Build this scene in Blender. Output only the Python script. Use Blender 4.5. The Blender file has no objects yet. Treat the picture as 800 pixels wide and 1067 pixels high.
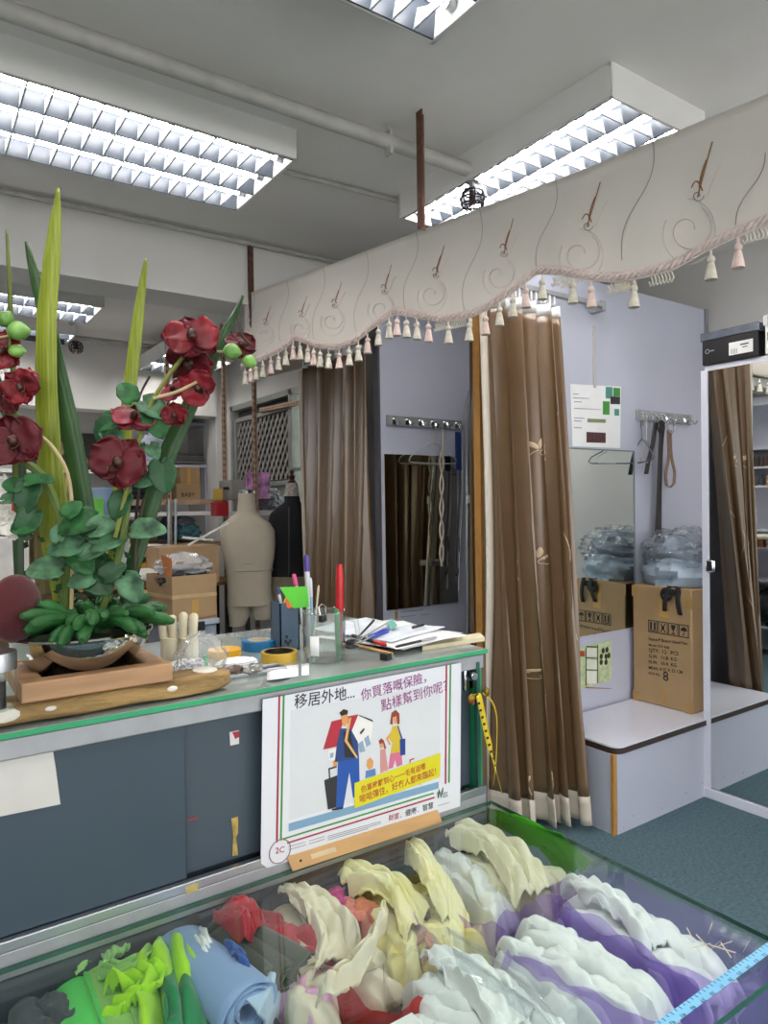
import bpy, math, random
import numpy as np
from mathutils import Vector, Matrix, noise

# ------------------------------------------------------------------ camera, world, exposure
SC = bpy.context.scene
COL = SC.collection
F_PX, YAW, PITCH, ROLL, EYE = 730.9, math.radians(55.28), math.radians(-0.718), math.radians(-0.786), 1.5
FW = Vector((math.cos(YAW)*math.cos(PITCH), math.sin(YAW)*math.cos(PITCH), math.sin(PITCH)))
RT0 = Vector((math.sin(YAW), -math.cos(YAW), 0)); UP0 = RT0.cross(FW)
RT = RT0*math.cos(ROLL)+UP0*math.sin(ROLL); UPV = -RT0*math.sin(ROLL)+UP0*math.cos(ROLL)
EYEP = Vector((0, 0, EYE))
cd = bpy.data.cameras.new('camera'); cam = bpy.data.objects.new('camera', cd); COL.objects.link(cam)
cd.sensor_fit = 'VERTICAL'; cd.sensor_height = 36.0; cd.lens = F_PX/1067.0*36.0; cd.clip_start = 0.02
cam.matrix_world = Matrix(((RT.x, UPV.x, -FW.x, 0), (RT.y, UPV.y, -FW.y, 0), (RT.z, UPV.z, -FW.z, EYE), (0, 0, 0, 1)))
SC.camera = cam
W = bpy.data.worlds.new('daylight'); SC.world = W; W.use_nodes = True
bg = W.node_tree.nodes['Background']; bg.inputs[0].default_value = (0.97, 0.98, 1.0, 1); bg.inputs[1].default_value = 1.3
vs = SC.view_settings
SC.display_settings.display_device = 'sRGB'
vs.view_transform = 'Standard'; vs.look = 'None'; vs.gamma = 1.0; vs.use_curve_mapping = False
vs.exposure = 1.2
TUBE_POWER = 26.0
SC.cycles.max_bounces = 10; SC.cycles.transparent_max_bounces = 24
SC.cycles.caustics_reflective = False; SC.cycles.caustics_refractive = False

def at(px, py, x=None, y=None, z=None, d=None):
    """real place of a point seen in the photograph once one of its coordinates (or its depth) is known"""
    r = FW + RT*((px-400)/F_PX) - UPV*((py-533.5)/F_PX)
    if x is not None: t = x/r.x
    elif y is not None: t = y/r.y
    elif z is not None: t = (z-EYE)/r.z
    else: t = d
    return EYEP + r*t
V = Vector
PI = math.pi
rnd = random.Random(7)

# ------------------------------------------------------------------ materials
def lin(c):
    c = c/255.0
    return c/12.92 if c <= .04045 else ((c+.055)/1.055)**2.4
def rgb(h):
    if isinstance(h, str): h = tuple(int(h[i:i+2], 16) for i in (0, 2, 4))
    return (lin(h[0]), lin(h[1]), lin(h[2]), 1)
MATS = {}
def M(name, col, rough=.5, metal=0, var=.12, scale=12, bump=0.0, bscale=None, spec=.5, emit=0, alpha=1, sheen=0, stretch=None, col2=None, coat=0):
    if name in MATS: return MATS[name]
    m = bpy.data.materials.new(name); m.use_nodes = True; nt = m.node_tree; b = nt.nodes['Principled BSDF']
    b.inputs['Roughness'].default_value = rough; b.inputs['Metallic'].default_value = metal
    b.inputs['Specular IOR Level'].default_value = spec; b.inputs['Coat Weight'].default_value = coat
    if sheen: b.inputs['Sheen Weight'].default_value = sheen
    c = rgb(col)
    tc = nt.nodes.new('ShaderNodeTexCoord'); mp = nt.nodes.new('ShaderNodeMapping'); nt.links.new(tc.outputs['Object'], mp.inputs[0])
    if stretch: mp.inputs['Scale'].default_value = stretch
    nz = nt.nodes.new('ShaderNodeTexNoise'); nz.inputs['Scale'].default_value = scale; nz.inputs['Detail'].default_value = 5
    nt.links.new(mp.outputs[0], nz.inputs['Vector'])
    rp = nt.nodes.new('ShaderNodeValToRGB'); rp.color_ramp.elements[0].position = .3; rp.color_ramp.elements[1].position = .7
    c2 = rgb(col2) if col2 else c
    rp.color_ramp.elements[0].color = (c[0]*(1-var), c[1]*(1-var), c[2]*(1-var), 1)
    rp.color_ramp.elements[1].color = (min(1, c2[0]*(1+var)), min(1, c2[1]*(1+var)), min(1, c2[2]*(1+var)), 1)
    nt.links.new(nz.outputs['Fac'], rp.inputs[0]); nt.links.new(rp.outputs[0], b.inputs['Base Color'])
    if bump:
        n2 = nt.nodes.new('ShaderNodeTexNoise'); n2.inputs['Scale'].default_value = bscale or scale*6; n2.inputs['Detail'].default_value = 4
        nt.links.new(mp.outputs[0], n2.inputs['Vector'])
        bp = nt.nodes.new('ShaderNodeBump'); bp.inputs['Strength'].default_value = bump; bp.inputs['Distance'].default_value = .01
        nt.links.new(n2.outputs['Fac'], bp.inputs['Height']); nt.links.new(bp.outputs[0], b.inputs['Normal'])
    if emit:
        b.inputs['Emission Color'].default_value = c; b.inputs['Emission Strength'].default_value = emit
    if alpha < 1: b.inputs['Alpha'].default_value = alpha
    MATS[name] = m
    return m
def glassy(name, tint, refl=1.0, rough=0.0, milky=0.0, milk=(255, 255, 255), ior=1.45):
    """thin clear sheet: tinted see-through plus fresnel gloss, with an optional milky share"""
    m = bpy.data.materials.new(name); m.use_nodes = True; nt = m.node_tree; nt.nodes.clear()
    o = nt.nodes.new('ShaderNodeOutputMaterial'); tr = nt.nodes.new('ShaderNodeBsdfTransparent'); tr.inputs[0].default_value = (*tint, 1)
    gl = nt.nodes.new('ShaderNodeBsdfGlossy'); gl.inputs['Roughness'].default_value = rough
    lw = nt.nodes.new('ShaderNodeLayerWeight'); pw = nt.nodes.new('ShaderNodeMath'); pw.operation = 'POWER'; pw.inputs[1].default_value = 5
    nt.links.new(lw.outputs['Facing'], pw.inputs[0]); f0 = ((ior-1)/(ior+1))**2
    ma = nt.nodes.new('ShaderNodeMath'); ma.operation = 'MULTIPLY_ADD'; ma.inputs[1].default_value = 1-f0; ma.inputs[2].default_value = f0
    nt.links.new(pw.outputs[0], ma.inputs[0])
    mu = nt.nodes.new('ShaderNodeMath'); mu.operation = 'MULTIPLY'; mu.inputs[1].default_value = refl; mu.use_clamp = True
    nt.links.new(ma.outputs[0], mu.inputs[0])
    mx = nt.nodes.new('ShaderNodeMixShader'); nt.links.new(mu.outputs[0], mx.inputs[0]); nt.links.new(gl.outputs[0], mx.inputs[2])
    if milky:
        df = nt.nodes.new('ShaderNodeBsdfDiffuse'); df.inputs[0].default_value = rgb(milk)
        m2 = nt.nodes.new('ShaderNodeMixShader'); m2.inputs[0].default_value = milky
        nt.links.new(tr.outputs[0], m2.inputs[1]); nt.links.new(df.outputs[0], m2.inputs[2]); nt.links.new(m2.outputs[0], mx.inputs[1])
    else: nt.links.new(tr.outputs[0], mx.inputs[1])
    nt.links.new(mx.outputs[0], o.inputs[0])
    return m
def mirror_mat(name, tint=(.86, .9, .88), rough=0.0):
    m = bpy.data.materials.new(name); m.use_nodes = True; b = m.node_tree.nodes['Principled BSDF']
    b.inputs['Base Color'].default_value = (*tint, 1); b.inputs['Metallic'].default_value = 1; b.inputs['Roughness'].default_value = rough
    return m

# ------------------------------------------------------------------ mesh helpers
class MB:
    def __init__(s): s.v = []; s.f = []
    def add(s, vs, fs):
        o = len(s.v); s.v += [tuple(p) for p in vs]; s.f += [tuple(i+o for i in f) for f in fs]; return s
    def box(s, c, d, rz=0, rot=None):
        R = rot or Matrix.Rotation(rz, 3, 'Z'); c = V(c)
        vs = [c + R @ V((sx*d[0]/2, sy*d[1]/2, sz*d[2]/2)) for sx in (-1, 1) for sy in (-1, 1) for sz in (-1, 1)]
        return s.add(vs, [(0, 1, 3, 2), (4, 6, 7, 5), (0, 4, 5, 1), (2, 3, 7, 6), (0, 2, 6, 4), (1, 5, 7, 3)])
    def bb(s, a, b):
        return s.box([(a[i]+b[i])/2 for i in range(3)], [abs(b[i]-a[i]) for i in range(3)])
    def poly(s, pts): return s.add(pts, [tuple(range(len(pts)))])
    def prism(s, pts, ex):
        n = len(pts); ex = V(ex); pts = [V(p) for p in pts]
        return s.add(pts+[p+ex for p in pts], [tuple(range(n))[::-1], tuple(range(n, 2*n))]+[(i, (i+1) % n, n+(i+1) % n, n+i) for i in range(n)])
    def tube(s, pts, r, n=8, cap=True, flat=1.0, upv=None):
        pts = [V(p) for p in pts]; k = len(pts); rs = r if isinstance(r, (list, tuple)) else [r]*k
        vs = []; prev = None
        for i, p in enumerate(pts):
            t = (pts[min(i+1, k-1)]-pts[max(i-1, 0)]).normalized()
            if prev is None:
                a = V(upv) if upv is not None else (V((0, 0, 1)) if abs(t.z) < .9 else V((1, 0, 0)))
            else: a = prev
            x = (a-t*a.dot(t)).normalized(); y = t.cross(x); prev = x
            for j in range(n):
                an = 2*PI*j/n; vs.append(p+(x*math.cos(an)*flat+y*math.sin(an))*rs[i])
        fs = [(i*n+j, i*n+(j+1) % n, (i+1)*n+(j+1) % n, (i+1)*n+j) for i in range(k-1) for j in range(n)]
        if cap: fs += [tuple(range(n))[::-1], tuple(range((k-1)*n, k*n))]
        return s.add(vs, fs)
    def lathe(s, prof, c=(0, 0, 0), n=24, sx=1, sy=1, R=None):
        c = V(c); vs = []
        for r, z in prof:
            for j in range(n):
                a = 2*PI*j/n; p = V((r*math.cos(a)*sx, r*math.sin(a)*sy, z)); vs.append(c+(R @ p if R else p))
        k = len(prof)
        fs = [(i*n+j, i*n+(j+1) % n, (i+1)*n+(j+1) % n, (i+1)*n+j) for i in range(k-1) for j in range(n)]
        if prof[0][0] > 1e-5: fs.append(tuple(range(n))[::-1])
        if prof[-1][0] > 1e-5: fs.append(tuple(range((k-1)*n, k*n)))
        return s.add(vs, fs)
    def grid(s, fn, nu, nv, wrap=False):
        vs = [fn(i/(nu-1 if not wrap else nu), j/(nv-1)) for j in range(nv) for i in range(nu)]
        m = nu if wrap else nu-1
        return s.add(vs, [(j*nu+i, j*nu+(i+1) % nu, (j+1)*nu+(i+1) % nu, (j+1)*nu+i) for j in range(nv-1) for i in range(m)])
    def ball(s, c, r, nu=16, nv=10, R=None):
        r = r if isinstance(r, (tuple, list)) else (r, r, r); c = V(c)
        def fn(u, v):
            a = 2*PI*u; b = PI*(v-.5); p = V((r[0]*math.cos(b)*math.cos(a), r[1]*math.cos(b)*math.sin(a), r[2]*math.sin(b)))
            return c+(R @ p if R else p)
        return s.grid(fn, nu, nv, True)
    def build(s, name, mat, parent=None, bevel=0, solid=0, angle=40, sub=0, flat=False):
        base = wloc(parent) if parent else V((0, 0, 0))
        me = bpy.data.meshes.new(name); me.from_pydata([tuple(V(p)-base) for p in s.v], [], s.f); me.update()
        import bmesh
        bm = bmesh.new(); bm.from_mesh(me); bmesh.ops.remove_doubles(bm, verts=bm.verts, dist=1e-6)
        bmesh.ops.recalc_face_normals(bm, faces=bm.faces); bm.to_mesh(me); bm.free()
        if not flat:
            me.polygons.foreach_set('use_smooth', [True]*len(me.polygons)); me.set_sharp_from_angle(angle=math.radians(angle))
        if mat: me.materials.append(mat)
        o = bpy.data.objects.new(name, me); COL.objects.link(o)
        if parent: o.parent = parent
        if solid:
            md = o.modifiers.new('thick', 'SOLIDIFY'); md.thickness = solid; md.offset = 0
        if bevel:
            md = o.modifiers.new('bevel', 'BEVEL'); md.width = bevel; md.segments = 2; md.limit_method = 'ANGLE'; md.angle_limit = math.radians(50)
        if sub:
            md = o.modifiers.new('sub', 'SUBSURF'); md.levels = sub; md.render_levels = sub
        return o
def wloc(o):
    p = V((0, 0, 0))
    while o is not None: p = p+V(o.location); o = o.parent
    return p
def tag(o, label=None, cat=None, group=None, kind=None):
    if label: o['label'] = label
    if cat: o['category'] = cat
    if group: o['group'] = group
    if kind: o['kind'] = kind
    return o
def thing(name, label, cat, loc, group=None):
    o = bpy.data.objects.new(name, None); COL.objects.link(o); o.location = loc; o.empty_display_size = .05
    return tag(o, label, cat, group)
def struct(name, mb, mat, **k):
    o = mb.build(name, mat, **k); o['kind'] = 'structure'; return o
def part_copy(o, parent, dloc=(0, 0, 0)):
    c = o.copy(); COL.objects.link(c); c.parent = parent; c.location = V(o.location)+V(dloc); return c
def copy_tree(o, loc=None, rz=None, label=None, parent=None):
    c = o.copy(); COL.objects.link(c)
    if parent is not None: c.parent = parent
    if loc is not None: c.location = loc
    if rz is not None: c.rotation_euler.z = rz
    if label: c['label'] = label
    for ch in o.children: copy_tree(ch, parent=c)
    return c
def rz3(a): return Matrix.Rotation(a, 3, 'Z')
def frame3(x, y, z): return Matrix((x, y, z)).transposed()
def text(body, a, b, nrm, mat, parent, name='lettering', lift=.0012, hscale=1.0, bold=0):
    """flat lettering whose baseline runs from a to b on a surface with normal nrm"""
    cu = bpy.data.curves.new(name, 'FONT'); cu.body = body; cu.size = 1; cu.resolution_u = 2; cu.offset = bold
    tmp = bpy.data.objects.new(name, cu); COL.objects.link(tmp)
    dg = bpy.context.evaluated_depsgraph_get(); me = bpy.data.meshes.new_from_object(tmp.evaluated_get(dg))
    bpy.data.objects.remove(tmp); bpy.data.curves.remove(cu)
    n = len(me.vertices)
    if n == 0: return None
    co = np.empty(n*3); me.vertices.foreach_get('co', co); co = co.reshape(-1, 3)
    w = co[:, 0].max()-co[:, 0].min(); a = V(a); b = V(b); nrm = V(nrm).normalized()
    X = b-a; L = X.length; X.normalize(); Y = nrm.cross(X); k = L/w
    base = wloc(parent) if parent else V((0, 0, 0)); x0 = co[:, 0].min()
    out = [(a-base+nrm*lift+X*((p[0]-x0)*k)+Y*(p[1]*k*hscale)) for p in co]
    me.vertices.foreach_set('co', np.array([tuple(p) for p in out]).ravel()); me.update()
    me.materials.clear(); me.materials.append(mat)
    o = bpy.data.objects.new(name, me); COL.objects.link(o)
    if parent: o.parent = parent
    return o

# ------------------------------------------------------------------ common materials
m_white = M('painted_white', 'e4e3df', .6, var=.04, scale=3, bump=.05)
m_ceil = M('ceiling_paint', 'e6e3dd', .75, var=.07, scale=1.3, bump=.08, bscale=9)
m_wall = M('wall_paint', 'd6d4cf', .75, var=.06, scale=1.6, bump=.06, bscale=12)
m_lilac = M('lilac_laminate', 'b9bccb', .42, var=.03, scale=2)
m_lam = M('white_laminate', 'dddeea', .25, var=.03, scale=3)
m_alu = M('aluminium', 'b9bcc0', .32, 1, var=.06, scale=6, stretch=(1, 1, 12))
m_alum = M('matt_aluminium', 'a5a7aa', .5, .6, var=.08, scale=20)
m_chrome = M('chrome', 'd8dadc', .08, 1, var=.02)
m_black = M('black_plastic', '17171a', .4, var=.1)
m_rust = M('rusty_steel', '6b4a3a', .7, .3, var=.35, scale=40)
m_slot = M('copper_slotted_angle', 'b0917a', .55, .3, var=.15, scale=30)
m_hole = M('slot_dark', '3a2c24', .9)
m_slate = M('slate_panel', '384752', .45, var=.10, scale=2.2)
m_card = M('cardboard', 'a88a63', .8, var=.06, scale=9, bump=.08, bscale=60)
m_card2 = M('cardboard_pale', 'a98c68', .8, var=.08, scale=9)
m_cardd = M('cardboard_tape', 'c39a52', .3, var=.05)
m_wood = M('pine_wood', 'b98c62', .6, var=.22, scale=7, stretch=(1, 6, 6), bump=.2)
m_wood2 = M('worn_log_wood', '7f6238', .8, var=.4, scale=8, stretch=(1, 5, 5), bump=.5, col2='9c8050')
m_ply = M('plywood_edge', 'b5823f', .6, var=.2, scale=25, stretch=(8, 8, 1))
m_bamboo = M('bamboo', 'bd935c', .45, var=.12, scale=10, stretch=(1, 14, 1))
m_ink = M('black_ink', '1c1c1e', .6)
m_paper = M('white_paper', 'e9e9e8', .6, var=.03)
m_gl = glassy('clear_glass', (.93, .97, .95), 1.0)
m_glc = glassy('case_glass', (.955, .985, .97), .9)
m_ge = M('green_glass_edge', '2f9a68', .12, var=.15, scale=8)
m_geD = M('dark_green_glass_edge', '2c5a4c', .12, var=.15, scale=8)
m_tube = M('lit_tube', 'fffaf6', .4, var=0, emit=TUBE_POWER)
m_louv = M('louvre_aluminium', 'a9adb3', .45, .0, var=.03)
m_refl = M('shade_painted_reflector', '3a4048', .35, 0, var=.04, spec=.2)  # bright metal painted dark, so the gaps between louvres look shaded
m_mirror = mirror_mat('mirror_silver', (.80, .86, .83))
m_mirror2 = mirror_mat('mirror_tall', (.83, .86, .84))
m_mirrord = mirror_mat('mirror_bronze', (.86, .80, .62))

# ================================================================== the room
CEIL = 3.0
m_carpet = M('carpet_blue_grey', '48616a', .95, var=.16, scale=70, bump=.25, bscale=500, col2='546c75')
struct('floor', MB().bb((-3.2, -2.2, -.05), (4.3, 8.2, 0)), m_carpet)
struct('floor_outside_bounce', MB().bb((-12, -14, -.06), (12, -2.2, -.01)), M('bounce_paving', 'b9b8b2', .8, var=.05))  # unseen pale ground, added to bounce daylight up to the ceiling
struct('ceiling', MB().bb((-3.2, -2.2, CEIL), (4.3, 4.42, CEIL+.08)).bb((-3.2, 4.4201, CEIL), (2.87, 8.2, CEIL+.08)), m_ceil)
struct('wall_left', MB().bb((-3.2, -2.2, 0), (-3.1, 8.2, CEIL)), m_wall)
struct('wall_right', MB().bb((4.14, -2.2, 0), (4.26, 4.4, CEIL)), m_wall)
struct('wall_cubicle_end', MB().bb((2.75, 4.34, 0), (4.26, 4.42, CEIL)), m_wall)
# side wall with the window opening, y 5.0 to 6.62, z 1.15 to 2.48
WX = 2.75
wb = MB(); wb.bb((WX, 4.42, 0), (WX+.12, 5.0, CEIL)); wb.bb((WX, 5.0, 2.48), (WX+.12, 6.62, CEIL)); wb.bb((WX, 5.0, 0), (WX+.12, 6.62, 1.15)); wb.bb((WX, 6.62, 0), (WX+.12, 8.1, CEIL))
struct('wall_window_side', wb, m_wall)
YB = 7.3
wb = MB(); wb.bb((-3.2, YB, 0), (2.22, YB+.1, CEIL)); wb.bb((2.22, YB, 2.47), (WX, YB+.1, CEIL)); wb.bb((2.22, YB+.6, 0), (WX+.1, YB+.7, 2.5)); wb.bb((2.14, YB+.101, 0), (2.22, YB+.599, 2.469))
wb.bb((2.221, YB+.101, 2.471), (WX, YB+.599, 2.55))
struct('wall_back', wb, m_wall)
struct('wall_back_pillar', MB().bb((2.62, 6.7, 0), (2.75, 6.95, CEIL)), m_wall)
struct('trim_beam_near', MB().bb((-3.1, 3.72, 2.64), (4.14, 4.0, CEIL)), m_wall)
struct('trim_beam_far', MB().bb((-3.1, 6.66, 2.38), (2.62, 6.9, CEIL)), m_wall)
# window: frame, lattice shutter, open casement with trees beyond
m_winf = M('window_frame_grey', '8f918b', .5, var=.1)
m_latt = M('lattice_grey', 'a9a69f', .6, .2, var=.1)
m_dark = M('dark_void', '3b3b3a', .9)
wn = MB()
for y0, y1, z0, z1 in ((5.0, 6.62, 2.43, 2.48), (5.0, 6.62, 1.15, 1.2), (5.0, 5.05, 1.15, 2.48), (6.57, 6.62, 1.15, 2.48), (5.30, 5.36, 1.15, 2.48)):
    wn.bb((WX-.01, y0, z0), (WX+.07, y1, z1))
w1 = struct('window_1', wn, m_winf)
lb = MB()
y0, y1, z0, z1 = 5.40, 6.5, 1.72, 2.30
for k in range(-14, 30):
    for sg in (1, -1):
        a = y0+k*.09; pts = []
        # diagonal bar clipped to the panel
        n = 24
        seg = [(a+sg*(z-z0)*.75, z) for z in np.linspace(z0, z1, n)]
        seg = [q for q in seg if y0 <= q[0] <= y1]
        if len(seg) > 1:
            p, q = seg[0], seg[-1]
            lb.prism([(WX+.02+.008*sg, p[0]-.017, p[1]), (WX+.02+.008*sg, p[0]+.017, p[1]), (WX+.02+.008*sg, q[0]+.017, q[1]), (WX+.02+.008*sg, q[0]-.017, q[1])], (.006, 0, 0))
o = lb.build('lattice', m_latt, w1); o['kind'] = 'stuff'
MB().bb((WX+.05, 5.38, 1.2), (WX+.06, 6.57, 1.70)).build('lower_panel', m_winf, w1)
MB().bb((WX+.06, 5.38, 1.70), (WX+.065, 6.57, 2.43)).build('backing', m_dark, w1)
f = MB()
for a in (y0-.03, y1+.03): f.bb((WX, a-.025, 1.68), (WX+.04, a+.025, 2.34))
for a in (1.69, 2.33): f.bb((WX, y0, a-.02), (WX+.04, y1, a+.02))
f.build('lattice_frame', m_winf, w1)
MB().bb((WX+.02, 5.05, 1.2), (WX+.024, 5.30, 2.43)).build('pane', m_gl, w1)
MB().bb((WX, 5.06, 1.78), (WX+.04, 5.30, 1.81)).build('glazing_bar', m_winf, w1)
# greenery outside the open casement
m_tree = M('tree_leaves_outside', 'b2dc88', .6, var=.3, scale=30)
tr = thing('tree', 'leafy green tree outside the open window casement', 'tree', (4.4, 6.9, 0))
rr = random.Random(3); fb = MB()
for i in range(420):
    c = V((4.4+rr.uniform(-.7, .7), 8.0+rr.uniform(-1.9, 1.6), rr.uniform(1.0, 3.4))); a = rr.uniform(0, PI*2); s = rr.uniform(.06, .12)
    R = Matrix.Rotation(a, 3, 'Z') @ Matrix.Rotation(rr.uniform(-1, 1), 3, 'X')
    fb.add([c+R @ V(p) for p in ((-s, 0, 0), (0, -s*.5, .01), (s, 0, 0), (0, s*.5, .01))], [(0, 1, 2, 3)])
o = fb.build('foliage', m_tree, tr); o['kind'] = 'stuff'
MB().tube([(4.5, 8, 0), (4.45, 8, 1.2), (4.4, 8, 2.4)], [.12, .1, .06]).build('trunk', m_rust, tr)

# ---------------------------------------------------------------- ceiling lights
def light(label, x0, x1, y0, y1, along, ntube, ncross, zt=CEIL, h=.12, group=None, lit=True, side=True):
    t = thing('fluorescent_light', label, 'light', ((x0+x1)/2, (y0+y1)/2, zt), group)
    hs = MB(); w = .012; zb = zt-h
    hs.bb((x0, y0, zt-.015), (x1, y1, zt)); hs.bb((x0, y0, zb), (x1, y0+w, zt)); hs.bb((x0, y1-w, zb), (x1, y1, zt)); hs.bb((x0, y0, zb), (x0+w, y1, zt)); hs.bb((x1-w, y0, zb), (x1, y1, zt))
    hs.build('housing', m_white, t, bevel=.003)
    MB().bb((x0+w, y0+w, zt-.02), (x1-w, y1-w, zt-.016)).build('shade_painted_reflector', m_refl, t)
    if along == 'x': L0, L1, S0, S1 = x0+w, x1-w, y0+w, y1-w
    else: L0, L1, S0, S1 = y0+w, y1-w, x0+w, x1-w
    P = (lambda a, b, z: (a, b, z)) if along == 'x' else (lambda a, b, z: (b, a, z))
    pit = (S1-S0)/ntube
    for k in range(ntube):
        c = S0+pit*(k+.5)
        MB().tube([P(L0+.03, c, zb+.045), P(L1-.03, c, zb+.045)], .0145, 10).build('lit_tube', m_tube, t)
        for a in (L0, L1-.03): MB().tube([P(a, c, zb+.045), P(a+.03, c, zb+.045)], .017, 10).build('tube_cap', m_alum, t)
    for k in range(1, ntube):
        c = S0+pit*k
        b = MB(); b.prism([P(L0, c-.004, zb+.002), P(L0, c+.004, zb+.002), P(L0, c+.022, zb+.075), P(L0, c-.022, zb+.075)], V(P(L1, 0, 0))-V(P(L0, 0, 0)))
        b.build('lengthwise_reflector', m_refl, t)
    for c, s in ((S0, 1), (S1, -1)):
        MB().prism([P(L0, c, zb), P(L0, c+.006*s, zb), P(L0, c+.02*s, zb+.09), P(L0, c, zb+.09)], V(P(L1, 0, 0))-V(P(L0, 0, 0))).build('side_reflector', m_refl, t)
    proto = None; cp = (L1-L0)/(ncross+1)
    for k in range(ntube):
        c = S0+pit*(k+.5)
        for i in range(1, ncross+1):
            a = L0+cp*i
            if proto is None:
                b = MB(); hw = pit/2-.006
                b.add([P(a-.003, c-hw, zb), P(a-.003, c+hw, zb), P(a-.003, c+hw*.75, zb+.05), P(a-.003, c+.02, zb+.028), P(a-.003, c-.02, zb+.028), P(a-.003, c-hw*.75, zb+.05),
                       P(a+.003, c-hw, zb), P(a+.003, c+hw, zb), P(a+.003, c+hw*.75, zb+.05), P(a+.003, c+.02, zb+.028), P(a+.003, c-.02, zb+.028), P(a+.003, c-hw*.75, zb+.05)],
                      [(0, 1, 2, 3, 4, 5), (11, 10, 9, 8, 7, 6)]+[(j, j+6, (j+1) % 6+6, (j+1) % 6) for j in range(6)])
                proto = b.build('louvre_blade', m_louv, t); a0, c0 = a, c
            else: part_copy(proto, t, P(a-a0, c-c0, 0))
    return t
light('large three-tube louvred ceiling light at the left, nearest the orchids', .12, 1.34, 2.51, 3.11, 'x', 3, 14)
light('louvred ceiling light cut off by the top edge of the picture', .20, 1.35, 1.05, 1.655, 'x', 3, 14)
light('three-tube louvred ceiling light directly above the pelmet, beyond the sprinkler', 2.03, 2.60, 1.53, 2.76, 'y', 3, 14)
light('small far louvred ceiling light beyond the first beam at the left', 0.0, 1.20, 5.10, 5.62, 'x', 2, 12)
light('far louvred light partly behind the orchids near the far sprinkler', .0, 1.2, 6.02, 6.45, 'x', 2, 10)
light('bright far ceiling light behind the tall red orchid', 1.82, 2.42, 5.75, 6.5, 'x', 2, 5, zt=2.86)
# lights over the rest of the shop, behind and left of the camera
for x, y, w in ((-2.0, 2.5, 'left part of the shop'), (-1.2, .2, 'shop front'), (2.4, -.4, 'right part of the shop front')):
    light('louvred ceiling light over the '+w+' seen only in mirrors', x, x+1.2, y, y+.6, 'x', 3, 8)
light('added unseen louvred light brightening the space behind the mirror screen', 3.42, 4.0, .35, 1.5, 'y', 3, 8)  # unseen lamp added to light the niche behind the screen and right wall

# ---------------------------------------------------------------- pipes, sprinklers, hangers
m_pipe = M('painted_pipe', 'b4b1aa', .6, var=.12, scale=12)
def pipe(label, pts, r, hangers=()):
    t = thing('ceiling_pipe', label, 'pipe', pts[0]); MB().tube(pts, r, 10).build('pipe', m_pipe, t)
    for h in hangers:
        MB().bb((h[0]-.006, h[1]-.02, h[2]-.05), (h[0]+.006, h[1]+.02, h[2]+.045)).tube([(h[0], h[1], h[2]), (h[0], h[1], CEIL)], .006, 6).build('hanger', m_pipe, t)
    return t
pipe('painted sprinkler pipe crossing the ceiling above the left light', [(-3, 2.27, 2.925), (2.04, 2.27, 2.925), (2.06, 2.27, 2.90), (2.06, 2.27, 2.875)], .028, [(1.62, 2.27, 2.925)])
pipe('thin conduit along the ceiling beside the white beam', [(-3, 3.69, 2.975), (4.1, 3.69, 2.975)], .013)
pipe('short painted conduit between left light and right light', [(1.35, 2.83, 2.985), (2.04, 2.80, 2.985)], .012)
pipe('far pipe carrying the far sprinkler along the second beam', [(-3, 6.35, 2.93), (1.9, 6.35, 2.93), (1.98, 6.3, 2.95)], .022, [(.98, 6.35, 2.93)])
pipe('thin conduit running lengthwise on the far ceiling', [(1.15, 6.4, 2.97), (1.22, 4.3, 2.97)], .02)
def sprinkler(label, x, y, zt, s=1.0):
    t = thing('sprinkler', label, 'sprinkler', (x, y, zt))
    MB().tube([(x, y, zt), (x, y, zt-.03*s)], .012*s, 8).build('fitting', m_alum, t)
    b = MB()
    for k in range(6):
        a = PI*k/3; c, sn = math.cos(a), math.sin(a)
        b.tube([(x+c*r, y+sn*r, zt-.02*s-z) for r, z in ((.012*s, 0), (.036*s, .012*s), (.042*s, .035*s), (.036*s, .06*s), (.018*s, .075*s))], .003*s, 5)
    for z, r in ((.035*s, .042*s), (.055*s, .038*s), (.014*s, .036*s)):
        b.tube([(x+r*math.cos(a*PI/8), y+r*math.sin(a*PI/8), zt-.02*s-z) for a in range(17)], .003*s, 5)
    b.build('guard_cage', M('dark_cage', '160e10', .6), t)
    MB().lathe([(.0, -.075*s), (.016*s, -.07*s), (.012*s, -.05*s), (.01*s, -.02*s), (.0, -.02*s)], (x, y, zt), 10).build('head', M('sprinkler_head', '2e1418', .5), t)
sprinkler('dark caged sprinkler hanging in front of the light over the pelmet', 2.06, 2.27, 2.875, 1.25)
p = at(79, 357, y=6.35); sprinkler('black caged sprinkler on the far pipe behind the orchids', p.x, 6.35, 2.93, 1.35)
def slotted(name, label, a, b, w=.04, mat=None, cat='post', slots=True):
    """L-profile of slotted steel from a to b with its row of dark slots"""
    a = V(a); b = V(b); t = thing(name, label, cat, a); d = (b-a); L = d.length; d.normalize()
    s1 = V((0, 0, 1)).cross(d) if abs(d.z) < .9 else V((1, 0, 0)); s1.normalize(); s2 = d.cross(s1)
    if s2.y > 0 and abs(d.z) > .9: s2 = -s2
    mb = MB()
    mb.prism([a, a+s1*w, a+s1*w+s2*.004, a+s2*.004], d*L); mb.prism([a, a+s2*w, a+s2*w+s1*.004, a+s1*.004], d*L)
    mb.build('angle_bar', mat or m_slot, t)
    if slots:
        h = MB(); n = int(L/.05)
        for i in range(n):
            c = a+d*(.025+i*.05)
            for p, q in ((s1, s2), (s2, s1)):
                cc = c+p*(w*.5); e = q*.0062
                h.prism([cc-d*.012-p*.005-q*.001, cc+d*.012-p*.005-q*.001, cc+d*.012+p*.005-q*.001, cc-d*.012+p*.005-q*.001], e)
        o = h.build('slots', m_hole, t); o['kind'] = 'stuff'
    return t
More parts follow.
